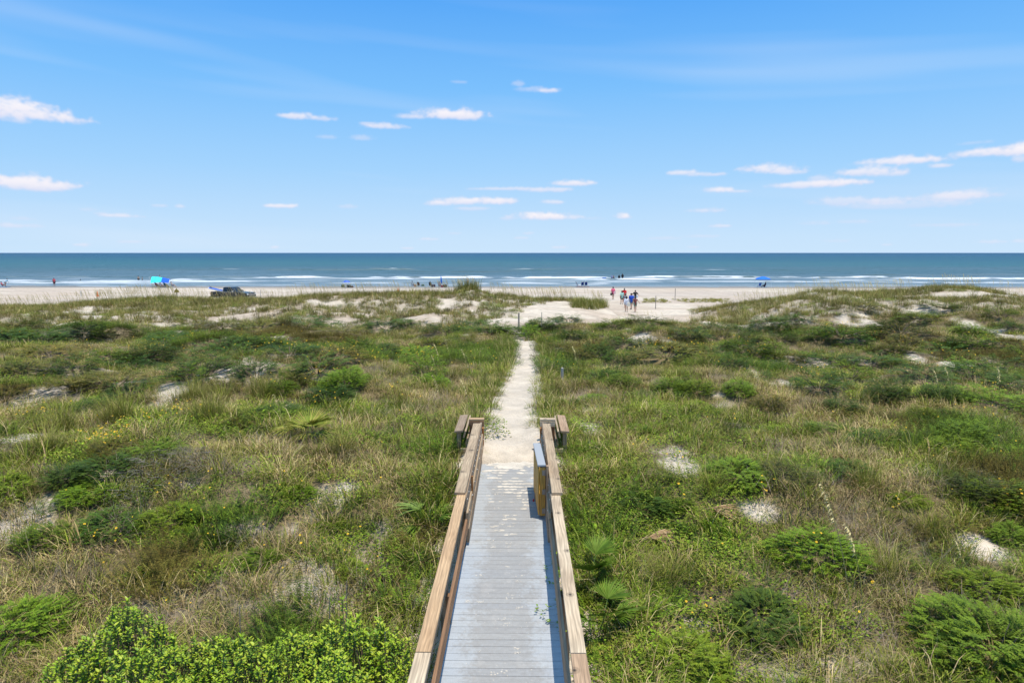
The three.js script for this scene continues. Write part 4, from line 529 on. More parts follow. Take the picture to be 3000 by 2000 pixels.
// ------------------------------------------------------------------ people
// surface of a field of joined, tapering capsules (naive surface nets)
function skin(caps, cell = .022, k = .035) {
  const lo = [1e9, 1e9, 1e9], hi = [-1e9, -1e9, -1e9]; for (const [a, b, ra, rb] of caps) for (let i = 0; i < 3; i++) { lo[i] = Math.min(lo[i], a[i] - ra, b[i] - rb); hi[i] = Math.max(hi[i], a[i] + ra, b[i] + rb); }
  const n = [0, 1, 2].map(i => Math.ceil((hi[i] - lo[i]) / cell) + 4), o = lo.map(v => v - cell * 2), F = new Float32Array(n[0] * n[1] * n[2]).fill(1);
  for (const [a, b, ra, rb] of caps) {
    const m = Math.max(ra, rb) + .12, s = [0, 1, 2].map(i => Math.max(0, Math.floor((Math.min(a[i], b[i]) - m - o[i]) / cell))), e = [0, 1, 2].map(i => Math.min(n[i] - 1, Math.ceil((Math.max(a[i], b[i]) + m - o[i]) / cell)));
    const dx = b[0] - a[0], dy = b[1] - a[1], dz = b[2] - a[2], dd = dx * dx + dy * dy + dz * dz || 1e-9;
    for (let z = s[2]; z <= e[2]; z++) for (let y = s[1]; y <= e[1]; y++) for (let x = s[0]; x <= e[0]; x++) { const px = o[0] + x * cell - a[0], py = o[1] + y * cell - a[1], pz = o[2] + z * cell - a[2], t = clamp((px * dx + py * dy + pz * dz) / dd), q = Math.hypot(px - dx * t, py - dy * t, pz - dz * t) - lerp(ra, rb, t), at = (z * n[1] + y) * n[0] + x, f = F[at], h = clamp(.5 + .5 * (q - f) / k); F[at] = lerp(q, f, h) - k * h * (1 - h); }
  }
  const id = new Int32Array(F.length).fill(-1), P = [], I = [], A = (x, y, z) => (z * n[1] + y) * n[0] + x;
  for (let z = 0; z < n[2] - 1; z++) for (let y = 0; y < n[1] - 1; y++) for (let x = 0; x < n[0] - 1; x++) { let c = 0, sx = 0, sy = 0, sz = 0; const v = []; for (let q = 0; q < 8; q++) v.push(F[A(x + (q & 1), y + (q >> 1 & 1), z + (q >> 2))]); for (const [p, q] of [[0, 1], [2, 3], [4, 5], [6, 7], [0, 2], [1, 3], [4, 6], [5, 7], [0, 4], [1, 5], [2, 6], [3, 7]]) if (v[p] < 0 !== v[q] < 0) { const t = v[p] / (v[p] - v[q]); sx += lerp(p & 1, q & 1, t); sy += lerp(p >> 1 & 1, q >> 1 & 1, t); sz += lerp(p >> 2, q >> 2, t); c++; } if (c) { id[A(x, y, z)] = P.length / 3; P.push(o[0] + (x + sx / c) * cell, o[1] + (y + sy / c) * cell, o[2] + (z + sz / c) * cell); } }
  for (let z = 1; z < n[2] - 1; z++) for (let y = 1; y < n[1] - 1; y++) for (let x = 1; x < n[0] - 1; x++) { const f = F[A(x, y, z)] < 0; const quad = (a, b, c, d, flip) => { if (a < 0 || b < 0 || c < 0 || d < 0) return; flip ? I.push(a, b, c, a, c, d) : I.push(a, c, b, a, d, c); };
    if (f !== F[A(x + 1, y, z)] < 0) quad(id[A(x, y, z)], id[A(x, y - 1, z)], id[A(x, y - 1, z - 1)], id[A(x, y, z - 1)], !f); if (f !== F[A(x, y + 1, z)] < 0) quad(id[A(x, y, z)], id[A(x - 1, y, z)], id[A(x - 1, y, z - 1)], id[A(x, y, z - 1)], f); if (f !== F[A(x, y, z + 1)] < 0) quad(id[A(x, y, z)], id[A(x - 1, y, z)], id[A(x - 1, y - 1, z)], id[A(x, y - 1, z)], !f); }
  const g = new THREE.BufferGeometry(); g.setAttribute('position', new THREE.Float32BufferAttribute(P, 3)); g.setIndex(I); g.computeVertexNormals(); return g;
}
const cloth = {}; const dye = (r, g, b) => cloth[[r, g, b]] ??= std(r, g, b, .85);
const skinTone = [std(.56, .34, .245, .6), std(.47, .27, .19, .6), std(.36, .20, .135, .6)];
// pose: joints in metres, facing -z
function person(o) {
  const s = (o.tall ?? 1.72) / 1.72, st = o.stride ?? .16, g = thing('person', o.label, 'person', o.at, o.turn ?? 0, o.group);
  const J = {}; const sit = o.sit;
  const hy = sit ? .34 : .93;
  J.pel = [0, hy + .03, sit ? .06 : 0]; J.chest = [0, hy + .36, sit ? .2 : (o.bend ?? 0) * -.25]; J.neck = [0, hy + .55, (sit ? .26 : (o.bend ?? 0) * -.42)]; J.head = [o.look ?? 0, hy + .69, J.neck[2] - .02];
  for (const [q, sd] of [['L', -1], ['R', 1]]) {
    const f = sd * st * (o.lead ?? 1); J['hip' + q] = [sd * .085, hy, J.pel[2]];
    if (sit) { J['kn' + q] = [sd * .13, hy + .1, -.36]; J['an' + q] = [sd * .14, .08, -.66]; J['to' + q] = [sd * .15, .05, -.8]; }
    else { J['kn' + q] = [sd * .09, .5, -f * .55 - .03]; J['an' + q] = [sd * .085, .085 + Math.max(0, -f) * .35, -f * 1.05 + (f < 0 ? .06 : 0)]; J['to' + q] = [sd * .1, .035 + Math.max(0, -f) * .1, J['an' + q][2] - .15]; }
    J['sh' + q] = [sd * .175, hy + .49, J.neck[2]]; const arm = o['arm' + q] ?? 'down';
    if (sit) { J['el' + q] = [sd * .26, hy + .26, .08]; J['wr' + q] = [sd * .24, hy + .2, -.15]; }
    else if (arm === 'down') { J['el' + q] = [sd * .235, hy + .22, J.neck[2] + f * .5 + .03]; J['wr' + q] = [sd * .245, hy - .03, J.neck[2] + f * .8 - .06]; }
    else if (arm === 'bent') { J['el' + q] = [sd * .26, hy + .23, J.neck[2] + .05]; J['wr' + q] = [sd * .17, hy + .3, J.neck[2] - .2]; }
    else if (arm === 'out') { J['el' + q] = [sd * .36, hy + .3, J.neck[2] - .02]; J['wr' + q] = [sd * .5, hy + .12, J.neck[2] - .1]; }
    else { J['el' + q] = [sd * .25, hy + .22, J.neck[2] + .06]; J['wr' + q] = [sd * .3, hy + .02, J.neck[2] - .02]; }
  }
  const W1 = o.girth ?? 1, c = [];
  c.push([J.pel, J.chest, .125 * W1, .13 * W1], [J.shL, J.shR, .07, .07], [J.chest, J.neck, .12 * W1, .06], [[J.hipL[0], J.hipL[1], J.hipL[2]], [J.hipR[0], J.hipR[1], J.hipR[2]], .11 * W1, .11 * W1], [J.neck, J.head, .05, .05], [[J.head[0], J.head[1] - .04, J.head[2] - .015], [J.head[0], J.head[1] + .05, J.head[2]], .078, .092], [[J.head[0], J.head[1] - .01, J.head[2] - .09], [J.head[0], J.head[1] - .03, J.head[2] - .105], .014, .018], [[J.head[0] - .085, J.head[1], J.head[2]], [J.head[0] - .092, J.head[1] - .03, J.head[2]], .02, .016], [[J.head[0] + .085, J.head[1], J.head[2]], [J.head[0] + .092, J.head[1] - .03, J.head[2]], .02, .016]);
  for (const q of ['L', 'R']) { c.push([J['hip' + q], J['kn' + q], .088 * W1, .06], [J['kn' + q], J['an' + q], .062, .038], [J['an' + q], J['to' + q], .04, .034], [J['sh' + q], J['el' + q], .055, .043], [J['el' + q], J['wr' + q], .043, .028]); const w = J['wr' + q], d = [w[0] - J['el' + q][0], w[1] - J['el' + q][1], w[2] - J['el' + q][2]], l = Math.hypot(...d), h = d.map((v, i) => w[i] + v / l * .085); c.push([w, h, .028, .03]); }
  const scale = a => a.map(v => v * s), sc = l => l.map(([a, b, ra, rb]) => [scale(a), scale(b), ra * s, rb * s]);
  const body = skin(sc(c), o.cell ?? .024); const bits = [body];
  for (const q of ['L', 'R']) { const w = J['wr' + q], e = J['el' + q], d = new THREE.Vector3(w[0] - e[0], w[1] - e[1], w[2] - e[2]).normalize(), sd = q === 'L' ? -1 : 1, ac = new THREE.Vector3(0, 0, 1).cross(d).cross(d).normalize(); for (let f = 0; f < 5; f++) { const b0 = new THREE.Vector3(...w).addScaledVector(d, f ? .085 : .03).addScaledVector(ac, f ? (f - 2.5) * .018 : .035), ln = [.055, .07, .078, .072, .058][f], b1 = b0.clone().addScaledVector(d, ln * .55).addScaledVector(ac, f ? 0 : .03), b2 = b1.clone().addScaledVector(d, ln * .45).add(new THREE.Vector3(-sd * .018, 0, -.012)); const S = v => v.toArray().map(x => x * s); bits.push(bar(S(b0), S(b1), .0095 * s, 5, .0085 * s), bar(S(b1), S(b2), .0085 * s, 5, .006 * s)); } }
  for (const gq of bits) gq.deleteAttribute('uv'); part(g, 'body', mergeGeometries(bits.map(q => q.index ? q.toNonIndexed() : q)), skinTone[o.tone ?? 0]);
  const E = .022; const cut = (a, b, t) => a.map((v, i) => lerp(v, b[i], t));
  if (o.shirt) { const l = [[cut(J.pel, J.chest, o.hem ?? -.1), J.chest, .14 * W1 + E, .14 * W1 + E], [cut(J.shL, J.shR, .04), cut(J.shL, J.shR, .96), .075 + E * .6, .075 + E * .6], [J.chest, cut(J.chest, J.neck, .75), .13 * W1 + E, .075 + E]]; for (const q of ['L', 'R']) { l.push([J['sh' + q], cut(J['sh' + q], J['el' + q], o.sleeve === 'long' ? 1 : o.sleeve === 'none' ? .05 : .7), .058 + E, .056 + E]); if (o.sleeve === 'long') l.push([J['el' + q], cut(J['el' + q], J['wr' + q], .9), .05 + E, .04 + E]); } part(g, 'shirt', skin(sc(l), .026), o.shirt); }
  if (o.shorts) { const l = [[[-.07, hy + .06, J.pel[2]], [.07, hy + .06, J.pel[2]], .12 * W1 + E, .12 * W1 + E]]; for (const q of ['L', 'R']) l.push([J['hip' + q], cut(J['hip' + q], J['kn' + q], o.leg ?? .6), .095 * W1 + E, .078 + E]); part(g, 'shorts', skin(sc(l), .026), o.shorts); }
  if (o.hair) { const l = [[[J.head[0], J.head[1] + .03, J.head[2] + .02], [J.head[0], J.head[1] + .055, J.head[2] + .012], .098, .1]]; if (o.long) l.push([[J.head[0], J.head[1], J.head[2] + .05], [J.head[0], J.head[1] - .2, J.head[2] + .07], .08, .05]); if (o.bun) l.push([[J.head[0], J.head[1] + .05, J.head[2] + .11], [J.head[0], J.head[1] + .06, J.head[2] + .12], .045, .045]); part(g, 'hair', skin(sc(l), .022, .02), o.hair); }
  if (o.hat) { const h = join([new THREE.SphereGeometry(.112, 14, 8, 0, 6.3, 0, 1.6), place(new THREE.CylinderGeometry(.17, .18, .012, 16), 0, 0, 0)]); const m = part(g, 'hat', h, o.hat); m.position.set(J.head[0] * s, (J.head[1] + .045) * s, J.head[2] * s); }
  if (o.shoes) { const l = []; for (const q of ['L', 'R']) l.push([[J['an' + q][0], J['an' + q][1] - .04, J['an' + q][2] + .03], [J['to' + q][0], J['to' + q][1] - .005, J['to' + q][2]], .045, .04]); part(g, 'shoes', skin(sc(l), .022, .01), o.shoes); }
  g.userData.hands = undefined; delete g.userData.hands; g.joints = { l: J.wrL.map(v => v * s), r: J.wrR.map(v => v * s), sh: J.shR.map(v => v * s) };
  return g;
}
const BROWN = std(.045, .028, .018, .7), BLACK = std(.015, .014, .014, .7), BLOND = std(.25, .17, .09, .7);
const bagGeo = (w, h, d) => { const s = new THREE.Shape(); s.moveTo(-w * .4, 0); s.lineTo(w * .4, 0); s.quadraticCurveTo(w * .5, 0, w * .5, h * .15); s.lineTo(w * .46, h); s.lineTo(-w * .46, h); s.lineTo(-w * .5, h * .15); s.quadraticCurveTo(-w * .5, 0, -w * .4, 0); const e = new THREE.ExtrudeGeometry(s, { depth: d, bevelEnabled: true, bevelSize: .015, bevelThickness: .015, bevelSegments: 2 }); e.translate(0, 0, -d / 2); const t = new THREE.TorusGeometry(w * .25, .012, 5, 12, Math.PI); t.translate(0, h, 0); return join([e, t]); };
{
  const at = (px, py) => { const p = B(px, py); return [p.x, p.y - .005, p.z]; };
  const GR = 'people walking together over the sand to the sea';
  const pink = person({ label: 'person in a pink shirt and black shorts walking ahead of the others', at: at(1796, 877), tall: 1.76, shirt: dye(.80, .13, .24), shorts: dye(.02, .02, .025), hair: BLACK, stride: .12, armL: 'carry', group: GR, leg: .4 });
  person({ label: 'person in a red shirt and white cap with a dark strap', at: at(1829, 884), tall: 1.8, shirt: dye(.72, .012, .018), shorts: dye(.05, .05, .07), hair: BROWN, hat: dye(.75, .73, .68), stride: .15, group: GR });
  person({ label: 'person in a mint green shirt and dark shorts', at: at(1822, 891), tall: 1.7, shirt: dye(.42, .66, .56), shorts: dye(.035, .03, .035), hair: BLACK, long: 1, stride: .2, lead: -1, group: GR, shoes: dye(.05, .045, .04), leg: .5 });
  person({ label: 'person in grey top and trousers half hidden in the middle of the group', at: at(1832, 901), tall: 1.62, shirt: dye(.22, .24, .27), shorts: dye(.25, .28, .29), leg: .95, hair: BROWN, stride: .14, group: GR, armR: 'bent' });
  person({ label: 'person in a white long-sleeved shirt with a pale tote bag', at: at(1835, 913.5), tall: 1.68, shirt: dye(.74, .75, .82), sleeve: 'long', shorts: dye(.42, .45, .5), leg: .22, hair: BROWN, long: 1, stride: .1, lead: -1, group: GR });
  person({ label: 'person in a royal blue shirt and grey shorts', at: at(1849, 906), tall: 1.82, girth: 1.12, shirt: dye(.012, .075, .48), shorts: dye(.16, .20, .24), hair: BROWN, stride: .17, group: GR, shoes: dye(.06, .06, .06), leg: .55 });
  person({ label: 'person in a black top and denim shorts carrying a white bag', at: at(1861, 889), tall: 1.7, shirt: dye(.014, .014, .016), shorts: dye(.30, .36, .48), leg: .3, hair: BROWN, stride: .12, group: GR, armR: 'out', armL: 'out' });
  person({ label: 'person in a maroon top and sage green shorts', at: at(1861, 914), tall: 1.64, shirt: dye(.20, .055, .05), sleeve: 'none', shorts: dye(.17, .27, .215), leg: .42, hair: BROWN, bun: 1, stride: .13, group: GR, armR: 'out' });
  const bag = (px, py, up, label, mat, w, h, d, dz = 0) => { const p = B(px, py), g = thing('bag', label, 'bag', [p.x, p.y + up, p.z + dz], .2); part(g, 'pouch', bagGeo(w, h, d), mat); };
  bag(1841, 913.5, .62, 'cream tote bag at the white-shirted person\'s side', dye(.80, .76, .66), .34, .38, .1, .02);
  bag(1800, 877, .78, 'pale pink bag at the pink-shirted person\'s side', dye(.78, .55, .56), .26, .36, .1, .1);
  bag(1791.5, 877, .62, 'black bag in the pink-shirted person\'s hand', dye(.02, .02, .02), .3, .22, .14);
  bag(1866, 889, .75, 'white bag in the hand of the person in black', dye(.75, .76, .76), .22, .26, .1);
  // standing at the edge of the water
  person({ label: 'person in a red top and dark shorts standing at the waterline', at: at(158.5, 839), tall: 1.75, shirt: dye(.62, .10, .12), shorts: dye(.03, .03, .04), hair: BLACK, stride: .06, tone: 1, turn: .4, cell: .03 });
  person({ label: 'person in orange shorts standing behind the dune mound', at: at(1371, 838), tall: 1.7, shorts: dye(.6, .22, .08), hair: BROWN, stride: .07, tone: 1, turn: 2.2, cell: .03, leg: .4 });
  person({ label: 'person in red crouching beside a blue mat at the water edge', at: at(7, 840), tall: 1.6, shirt: dye(.55, .09, .13), shorts: dye(.05, .05, .1), hair: BROWN, sit: 1, turn: -1.2, tone: 0, cell: .03 });
  person({ label: 'person in a pale blue shirt bending over a blue mat', at: at(15, 840), tall: 1.65, shirt: dye(.55, .78, .85), shorts: dye(.4, .2, .16), hair: BLACK, bend: 1, turn: -1.5, stride: .1, cell: .03 });
  { const p = B(6, 841), g = thing('beach_mat', 'blue mat lying at the edge of the water', 'mat', [p.x, p.y + .01, p.z]); part(g, 'mat', box(2.6, .06, 1, 0, .03, 0), dye(.06, .22, .42)); part(g, 'edge', box(2.66, .03, 1.06, 0, .015, 0), dye(.03, .1, .22)); }
  // bathers standing in the surf
  const sea = (px, py, up, o) => { const p = atHeight(px, py, SEA); person({ ...o, at: [p.x, SEA - up, p.z], stride: .08, cell: .03 }); };
  sea(405, 822, .55, { label: 'bather in dark shorts wading, taller of two together', shorts: dye(.02, .02, .025), hair: BLACK, tone: 0, turn: .5, group: 'bathers in the surf' });
  sea(416, 821.5, .6, { label: 'bather in dark shorts wading, shorter of two together', tall: 1.5, shorts: dye(.02, .02, .03), hair: BROWN, tone: 0, turn: 2, group: 'bathers in the surf' });
  sea(467.5, 817, .7, { label: 'bather wading behind the turquoise shelter', shorts: dye(.03, .04, .1), hair: BLACK, tone: 0, turn: .3, group: 'bathers in the surf' });
  sea(1793, 816, .6, { label: 'bather in a lilac top beside another in the surf', tall: 1.5, shirt: dye(.45, .38, .62), shorts: dye(.05, .05, .18), hair: BLACK, tone: 1, turn: .5, group: 'bathers in the surf' });
  sea(1798, 816, .7, { label: 'bare-backed bather beside one in lilac in the surf', tall: 1.6, shorts: dye(.1, .1, .12), hair: BROWN, tone: 0, turn: -.4, group: 'bathers in the surf' });
  sea(1814, 816, .55, { label: 'bather in a black wetsuit standing in the surf, shorter one', tall: 1.6, shirt: BLACK, shorts: BLACK, leg: 1, sleeve: 'long', hair: BLACK, tone: 1, group: 'bathers in the surf' });
  sea(1824, 815.5, .5, { label: 'bather in a black wetsuit standing in the surf, taller one', tall: 1.8, shirt: BLACK, shorts: BLACK, leg: 1, sleeve: 'long', hair: BLACK, tone: 1, group: 'bathers in the surf' });
}
// ------------------------------------------------------------------ pickup
{
  const p = B(684, 881), t = thing('pickup_truck', 'dark pickup truck parked on the beach behind the dune grass', 'truck', [p.x, groundAt(p.x, p.z), p.z], -.27);
  const paint = new THREE.MeshPhysicalMaterial({ color: new THREE.Color().setRGB(.014, .017, .016), roughness: .42, clearcoat: .5, clearcoatRoughness: .15, metalness: .1 }), glass = std(.02, .028, .035, .06, { metalness: .2 }), chrome = std(.7, .7, .7, .2, { metalness: .9 }), rub = std(.02, .02, .02, .85), trim = std(.025, .025, .025, .6);
  const side = (pts, w, bev = .04) => { const s = new THREE.Shape(); pts.forEach(([x, y], k) => k ? s.lineTo(x, y) : s.moveTo(x, y)); s.closePath(); const e = new THREE.ExtrudeGeometry(s, { depth: w - bev * 2, bevelEnabled: true, bevelSize: bev, bevelThickness: bev, bevelSegments: 3, steps: 1 }); e.translate(0, 0, -(w - bev * 2) / 2); return e; };
  const arch = (cx, r, y) => { const a = []; for (let k = 0; k <= 8; k++) { const q = Math.PI - k / 8 * Math.PI; a.push([cx + Math.cos(q) * r, y + Math.sin(q) * r]); } return a; };
  // bonnet, wings and doors; front is +x
  part(t, 'body', side([[-2.9, .62], ...arch(-1.78, .5, .56), [-1.2, .48], [1.25, .48], ...arch(1.85, .5, .56), [2.86, .56], [2.9, .95], [2.8, 1.14], [1.3, 1.24], [.9, 1.26], [-.95, 1.26], [-.95, 1.18], [-2.88, 1.18]], 1.98), paint);
  part(t, 'bed_floor', box(1.75, .03, 1.5, -1.95, 1.195, 0), trim); for (const z of [-.93, .93]) part(t, 'bed_wall', box(1.9, .1, .08, -1.92, 1.24, z), paint); part(t, 'tailgate', box(.08, .5, 1.8, -2.92, 1.02, 0), paint);
  // cabin tapers towards the roof
  { const g = side([[-.98, 1.24], [1.02, 1.24], [.35, 1.8], [.15, 1.88], [-.72, 1.88], [-.92, 1.82]], 1.86, .06), q = g.attributes.position; for (let k = 0; k < q.count; k++) { const y = q.getY(k); q.setZ(k, q.getZ(k) * (1 - smooth(1.24, 1.9, y) * .16)); } g.computeVertexNormals(); part(t, 'cabin', g, paint); }
  for (const z of [-1, 1]) { for (const [a, b, c, d] of [[-.82, 1.3, -.16, 1.76], [-.08, 1.3, .62, 1.72]]) { const s = new THREE.Shape(); s.moveTo(a, b); s.lineTo(c + (a > -.5 ? .12 : 0), b); s.lineTo(a > -.5 ? .32 : c, d); s.lineTo(a, d); s.closePath(); const g = new THREE.ExtrudeGeometry(s, { depth: .01, bevelEnabled: false }); const q = g.attributes.position; for (let k = 0; k < q.count; k++) { const y = q.getY(k); q.setZ(k, z * (.935 - smooth(1.24, 1.9, y) * .15) + q.getZ(k)); } g.computeVertexNormals(); part(t, 'side_window', g, glass); } part(t, 'door_handle', box(.14, .03, .03, -.55, 1.12, z * 1.0), chrome); part(t, 'door_handle', box(.14, .03, .03, .25, 1.12, z * 1.0), chrome); const m = part(t, 'mirror', box(.12, .2, .2, .75, 1.38, z * 1.08), chrome); part(m, 'mirror_arm', box(.04, .05, .16, .74, 1.3, z * .98), trim); part(t, 'side_step', box(2.2, .06, .16, 0, .42, z * .98), chrome); part(t, 'body_trim', box(2.1, .03, .02, -.05, 1.245, z * 1.0), chrome); part(t, 'fender_vent', box(.06, .22, .02, 1.18, .98, z * 1.0), chrome); }
  { const g = new THREE.BufferGeometry(); g.setAttribute('position', new THREE.Float32BufferAttribute([1.06, 1.27, .82, 1.06, 1.27, -.82, .42, 1.8, .7, .42, 1.8, -.7, 1.03, 1.25, .82, 1.03, 1.25, -.82], 3)); g.setIndex([0, 1, 2, 1, 3, 2, 0, 4, 1, 4, 5, 1]); g.computeVertexNormals(); part(t, 'windscreen', g, glass); }
  part(t, 'grille', box(.06, .36, 1.2, 2.92, .92, 0), trim); for (const y of [.8, .92, 1.04]) part(t, 'grille_bar', box(.05, .04, 1.2, 2.95, y, 0), chrome); for (const z of [-.8, .8]) { part(t, 'headlight', box(.1, .2, .3, 2.9, 1.0, z), std(.75, .76, .76, .15)); part(t, 'tail_light', box(.06, .42, .16, -2.94, 1.0, z * 1.12), std(.45, .02, .02, .3)); }
  part(t, 'front_bumper', box(.2, .22, 1.9, 2.95, .56, 0), chrome); part(t, 'rear_bumper', box(.22, .2, 1.9, -3.0, .56, 0), trim);
  const tyre = new THREE.TorusGeometry(.29, .115, 10, 26), rim = cyl(.21, .21, .2, 16); rim.rotateX(Math.PI / 2);
  for (const x of [-1.78, 1.85]) for (const z of [-.86, .86]) { const w = part(t, 'wheel', tyre, rub); w.position.set(x, .40, z); part(w, 'rim', rim, std(.4, .4, .4, .35, { metalness: .8 })); }
  // folded frame standing in the load bed
  part(t, 'bed_rack', join([bar([-1.15, 1.24, .7], [-1.3, 1.78, .7], .018), bar([-1.3, 1.78, .7], [-1.0, 1.6, .7], .018), bar([-1.15, 1.24, -.7], [-1.3, 1.78, -.7], .018), bar([-1.3, 1.78, -.7], [-1.3, 1.78, .7], .018), bar([-2.0, 1.24, .7], [-1.75, 1.76, .7], .014), bar([-1.75, 1.76, .7], [-1.3, 1.78, .7], .014)]), std(.6, .6, .58, .4));
  // the board sticking out over the tailgate is a thing of its own
  const b = thing('paddle_board', 'blue and white paddle board sticking out over the pickup tailgate', 'paddle board', [p.x, groundAt(p.x, p.z), p.z], -.27);
  const sh = new THREE.Shape(); sh.moveTo(-1.5, 0); sh.bezierCurveTo(-1.5, .42, -.5, .4, .3, .38); sh.bezierCurveTo(1.1, .34, 1.5, .2, 1.6, 0); sh.bezierCurveTo(1.5, -.2, 1.1, -.34, .3, -.38); sh.bezierCurveTo(-.5, -.4, -1.5, -.42, -1.5, 0);
  const bd = (dep, k) => { const g = new THREE.ExtrudeGeometry(sh, { depth: dep, bevelEnabled: true, bevelSize: .02, bevelThickness: .02, bevelSegments: 2 }); g.rotateX(-Math.PI / 2); g.scale(k, 1, k); return g; };
  const grp = part(b, 'hull', bd(.08, 1), dye(.82, .83, .84)); grp.position.set(-2.55, 1.42, .05); grp.rotation.z = -.17; part(grp, 'deck_pad', bd(.03, .93).translate(0, .1, 0), dye(.012, .10, .52)); for (const x of [-1.25, -1.08]) { const s = new THREE.Shape(); s.moveTo(0, 0); s.lineTo(.2, 0); s.quadraticCurveTo(.05, .12, -.06, .26); s.quadraticCurveTo(-.05, .1, 0, 0); part(grp, 'fin', new THREE.ExtrudeGeometry(s, { depth: .015, bevelEnabled: false }).translate(x, .13, 0), std(.03, .04, .07, .4)); }
}
// ------------------------------------------------------------------ things on the beach
{
  const spot = (px, py) => { const p = B(px, py); return [p.x, p.y, p.z]; };
  const cone = (px, py, h, label) => { const g = thing('traffic_cone', label, 'cone', spot(px, py)); part(g, 'cone', new THREE.LatheGeometry([[.17, .03], [.16, .06], [.03, h - .02], [.015, h], [0, h]].map(q => new THREE.Vector2(...q)), 16), dye(.85, .10, .02)); part(g, 'base', box(.4, .03, .4, 0, .015, 0), dye(.80, .09, .02)); };
  cone(284.5, 868, .82, 'tall orange traffic cone on the beach near the turquoise shelter'); cone(1166, 856, .8, 'orange traffic cone on the beach beside the low beach chairs'); cone(2541, 865, .8, 'orange traffic cone on the beach behind the large grassy dune');
  // turquoise and blue wind shade on a bent pole
  { const p = spot(470, 841), g = thing('sun_shelter', 'turquoise and royal blue fabric shelter tilted over seated people', 'sun shelter', p); g.scale.setScalar(1.02); const s = .065; // metres per pixel there
    const sheet = (u0, u1, mat, name) => { const n = 14, P = [], I = []; for (let i = 0; i <= n; i++) for (let j = 0; j <= n; j++) { const u = lerp(u0, u1, i / n), v = j / n; const x = -2.2 + u * 3.6 + v * 1.1, y = 1.9 - .55 * u * u * (1 - v * .2) + Math.sin(v * Math.PI) * .35 * (1 - u * .3) - v * v * (1.0 - .45 * u) + (1 - u) * .0, z = -1.5 + v * 3.2; P.push(x, y, z); if (i < n && j < n) { const a = i * (n + 1) + j; I.push(a, a + 1, a + n + 1, a + 1, a + n + 2, a + n + 1); } } const q = new THREE.BufferGeometry(); q.setAttribute('position', new THREE.Float32BufferAttribute(P, 3)); q.setIndex(I); q.computeVertexNormals(); const m = part(g, name, q, mat); return m; };
    const tq = dye(.045, .72, .74), bl = dye(.006, .10, .72); for (const m of [tq, bl]) m.side = THREE.DoubleSide;
    sheet(0, .22, tq, 'turquoise_panel'); sheet(.22, .24, bl, 'blue_band'); sheet(.24, .58, tq, 'turquoise_panel'); sheet(.58, 1, bl, 'blue_panel');
    part(g, 'pole', join([bar([-1.0, 0, .9], [-1.9, 2.0, .6], .025), bar([-1.9, 2.0, .6], [-2.35, 2.1, -.9], .022)]), std(.6, .62, .62, .4)); for (const [x, z] of [[.6, -1.2], [2.0, 1.3], [1.9, -1.3]]) part(g, 'pole', bar([x, 0, z], [x - .05, z > 0 ? .9 : 1.3, z], .02), std(.6, .62, .62, .4));
  }
  const chair = (at, turn, label, mat, group, low = 1) => { const g = thing('beach_chair', label, 'chair', at, turn, group), fr = std(.55, .56, .58, .35, { metalness: .6 }); const tx = (pts, name) => { const n = pts.length, P = [], I = []; for (let k = 0; k < n; k++) { P.push(-.25, pts[k][0], pts[k][1], .25, pts[k][0], pts[k][1]); if (k < n - 1) I.push(k * 2, k * 2 + 1, k * 2 + 2, k * 2 + 1, k * 2 + 3, k * 2 + 2); } const q = new THREE.BufferGeometry(); q.setAttribute('position', new THREE.Float32BufferAttribute(P, 3)); q.setIndex(I); q.computeVertexNormals(); part(g, name, q, mat); }; mat.side = THREE.DoubleSide; tx([[.30, .05], [.24, -.1], [.25, -.3], [.31, -.45]], 'seat'); tx([[.29, .06], [.5, .16], [.75, .28], [.95, .4]], 'backrest'); for (const x of [-.26, .26]) { part(g, 'frame', join([bar([x, .02, -.42], [x, .52, .2], .014), bar([x, .02, .28], [x, .34, -.48], .014), bar([x, .26, 0], [x, .98, .42], .014), bar([x, .02, .28], [x, .5, .18], .014)]), fr); part(g, 'armrest', box(.05, .025, .42, x, .5, -.06), dye(.75, .75, .74)); } part(g, 'crossbar', join([bar([-.26, .02, .28], [.26, .02, .28], .012), bar([-.26, .97, .42], [.26, .97, .42], .012)]), fr); return g; };
  const sitter = (px, py, chairMat, turn, label, o) => { const p = spot(px, py); chair(p, turn, o.seat, chairMat); person({ label, at: [p[0], p[1], p[2]], turn, sit: 1, cell: .03, ...o }); };
  // under the turquoise shelter
  sitter(459, 841.5, dye(.3, .12, .1), -.5, 'seated person in a dark red top under the turquoise shelter', { seat: 'dark red low chair under the turquoise shelter', shirt: dye(.3, .06, .06), shorts: dye(.05, .04, .06), hair: BLACK, tone: 1 });
  sitter(472, 842, dye(.5, .08, .08), -.3, 'seated person in pale clothes in the middle of the turquoise shelter', { seat: 'red low chair in the middle of the turquoise shelter', shirt: dye(.5, .55, .6), shorts: dye(.4, .08, .08), hair: BROWN });
  sitter(484, 841, dye(.03, .2, .22), -.6, 'seated person in teal at the right of the turquoise shelter', { seat: 'teal low chair at the right of the turquoise shelter', shirt: dye(.03, .25, .28), shorts: dye(.03, .03, .06), hair: BLACK, tone: 1 });
  sitter(505, 841, dye(.05, .16, .24), -1.2, 'person stretched in a chair just outside the turquoise shelter', { seat: 'dark blue low chair just outside the turquoise shelter', shorts: dye(.06, .1, .2), hair: BLACK, tone: 0 });
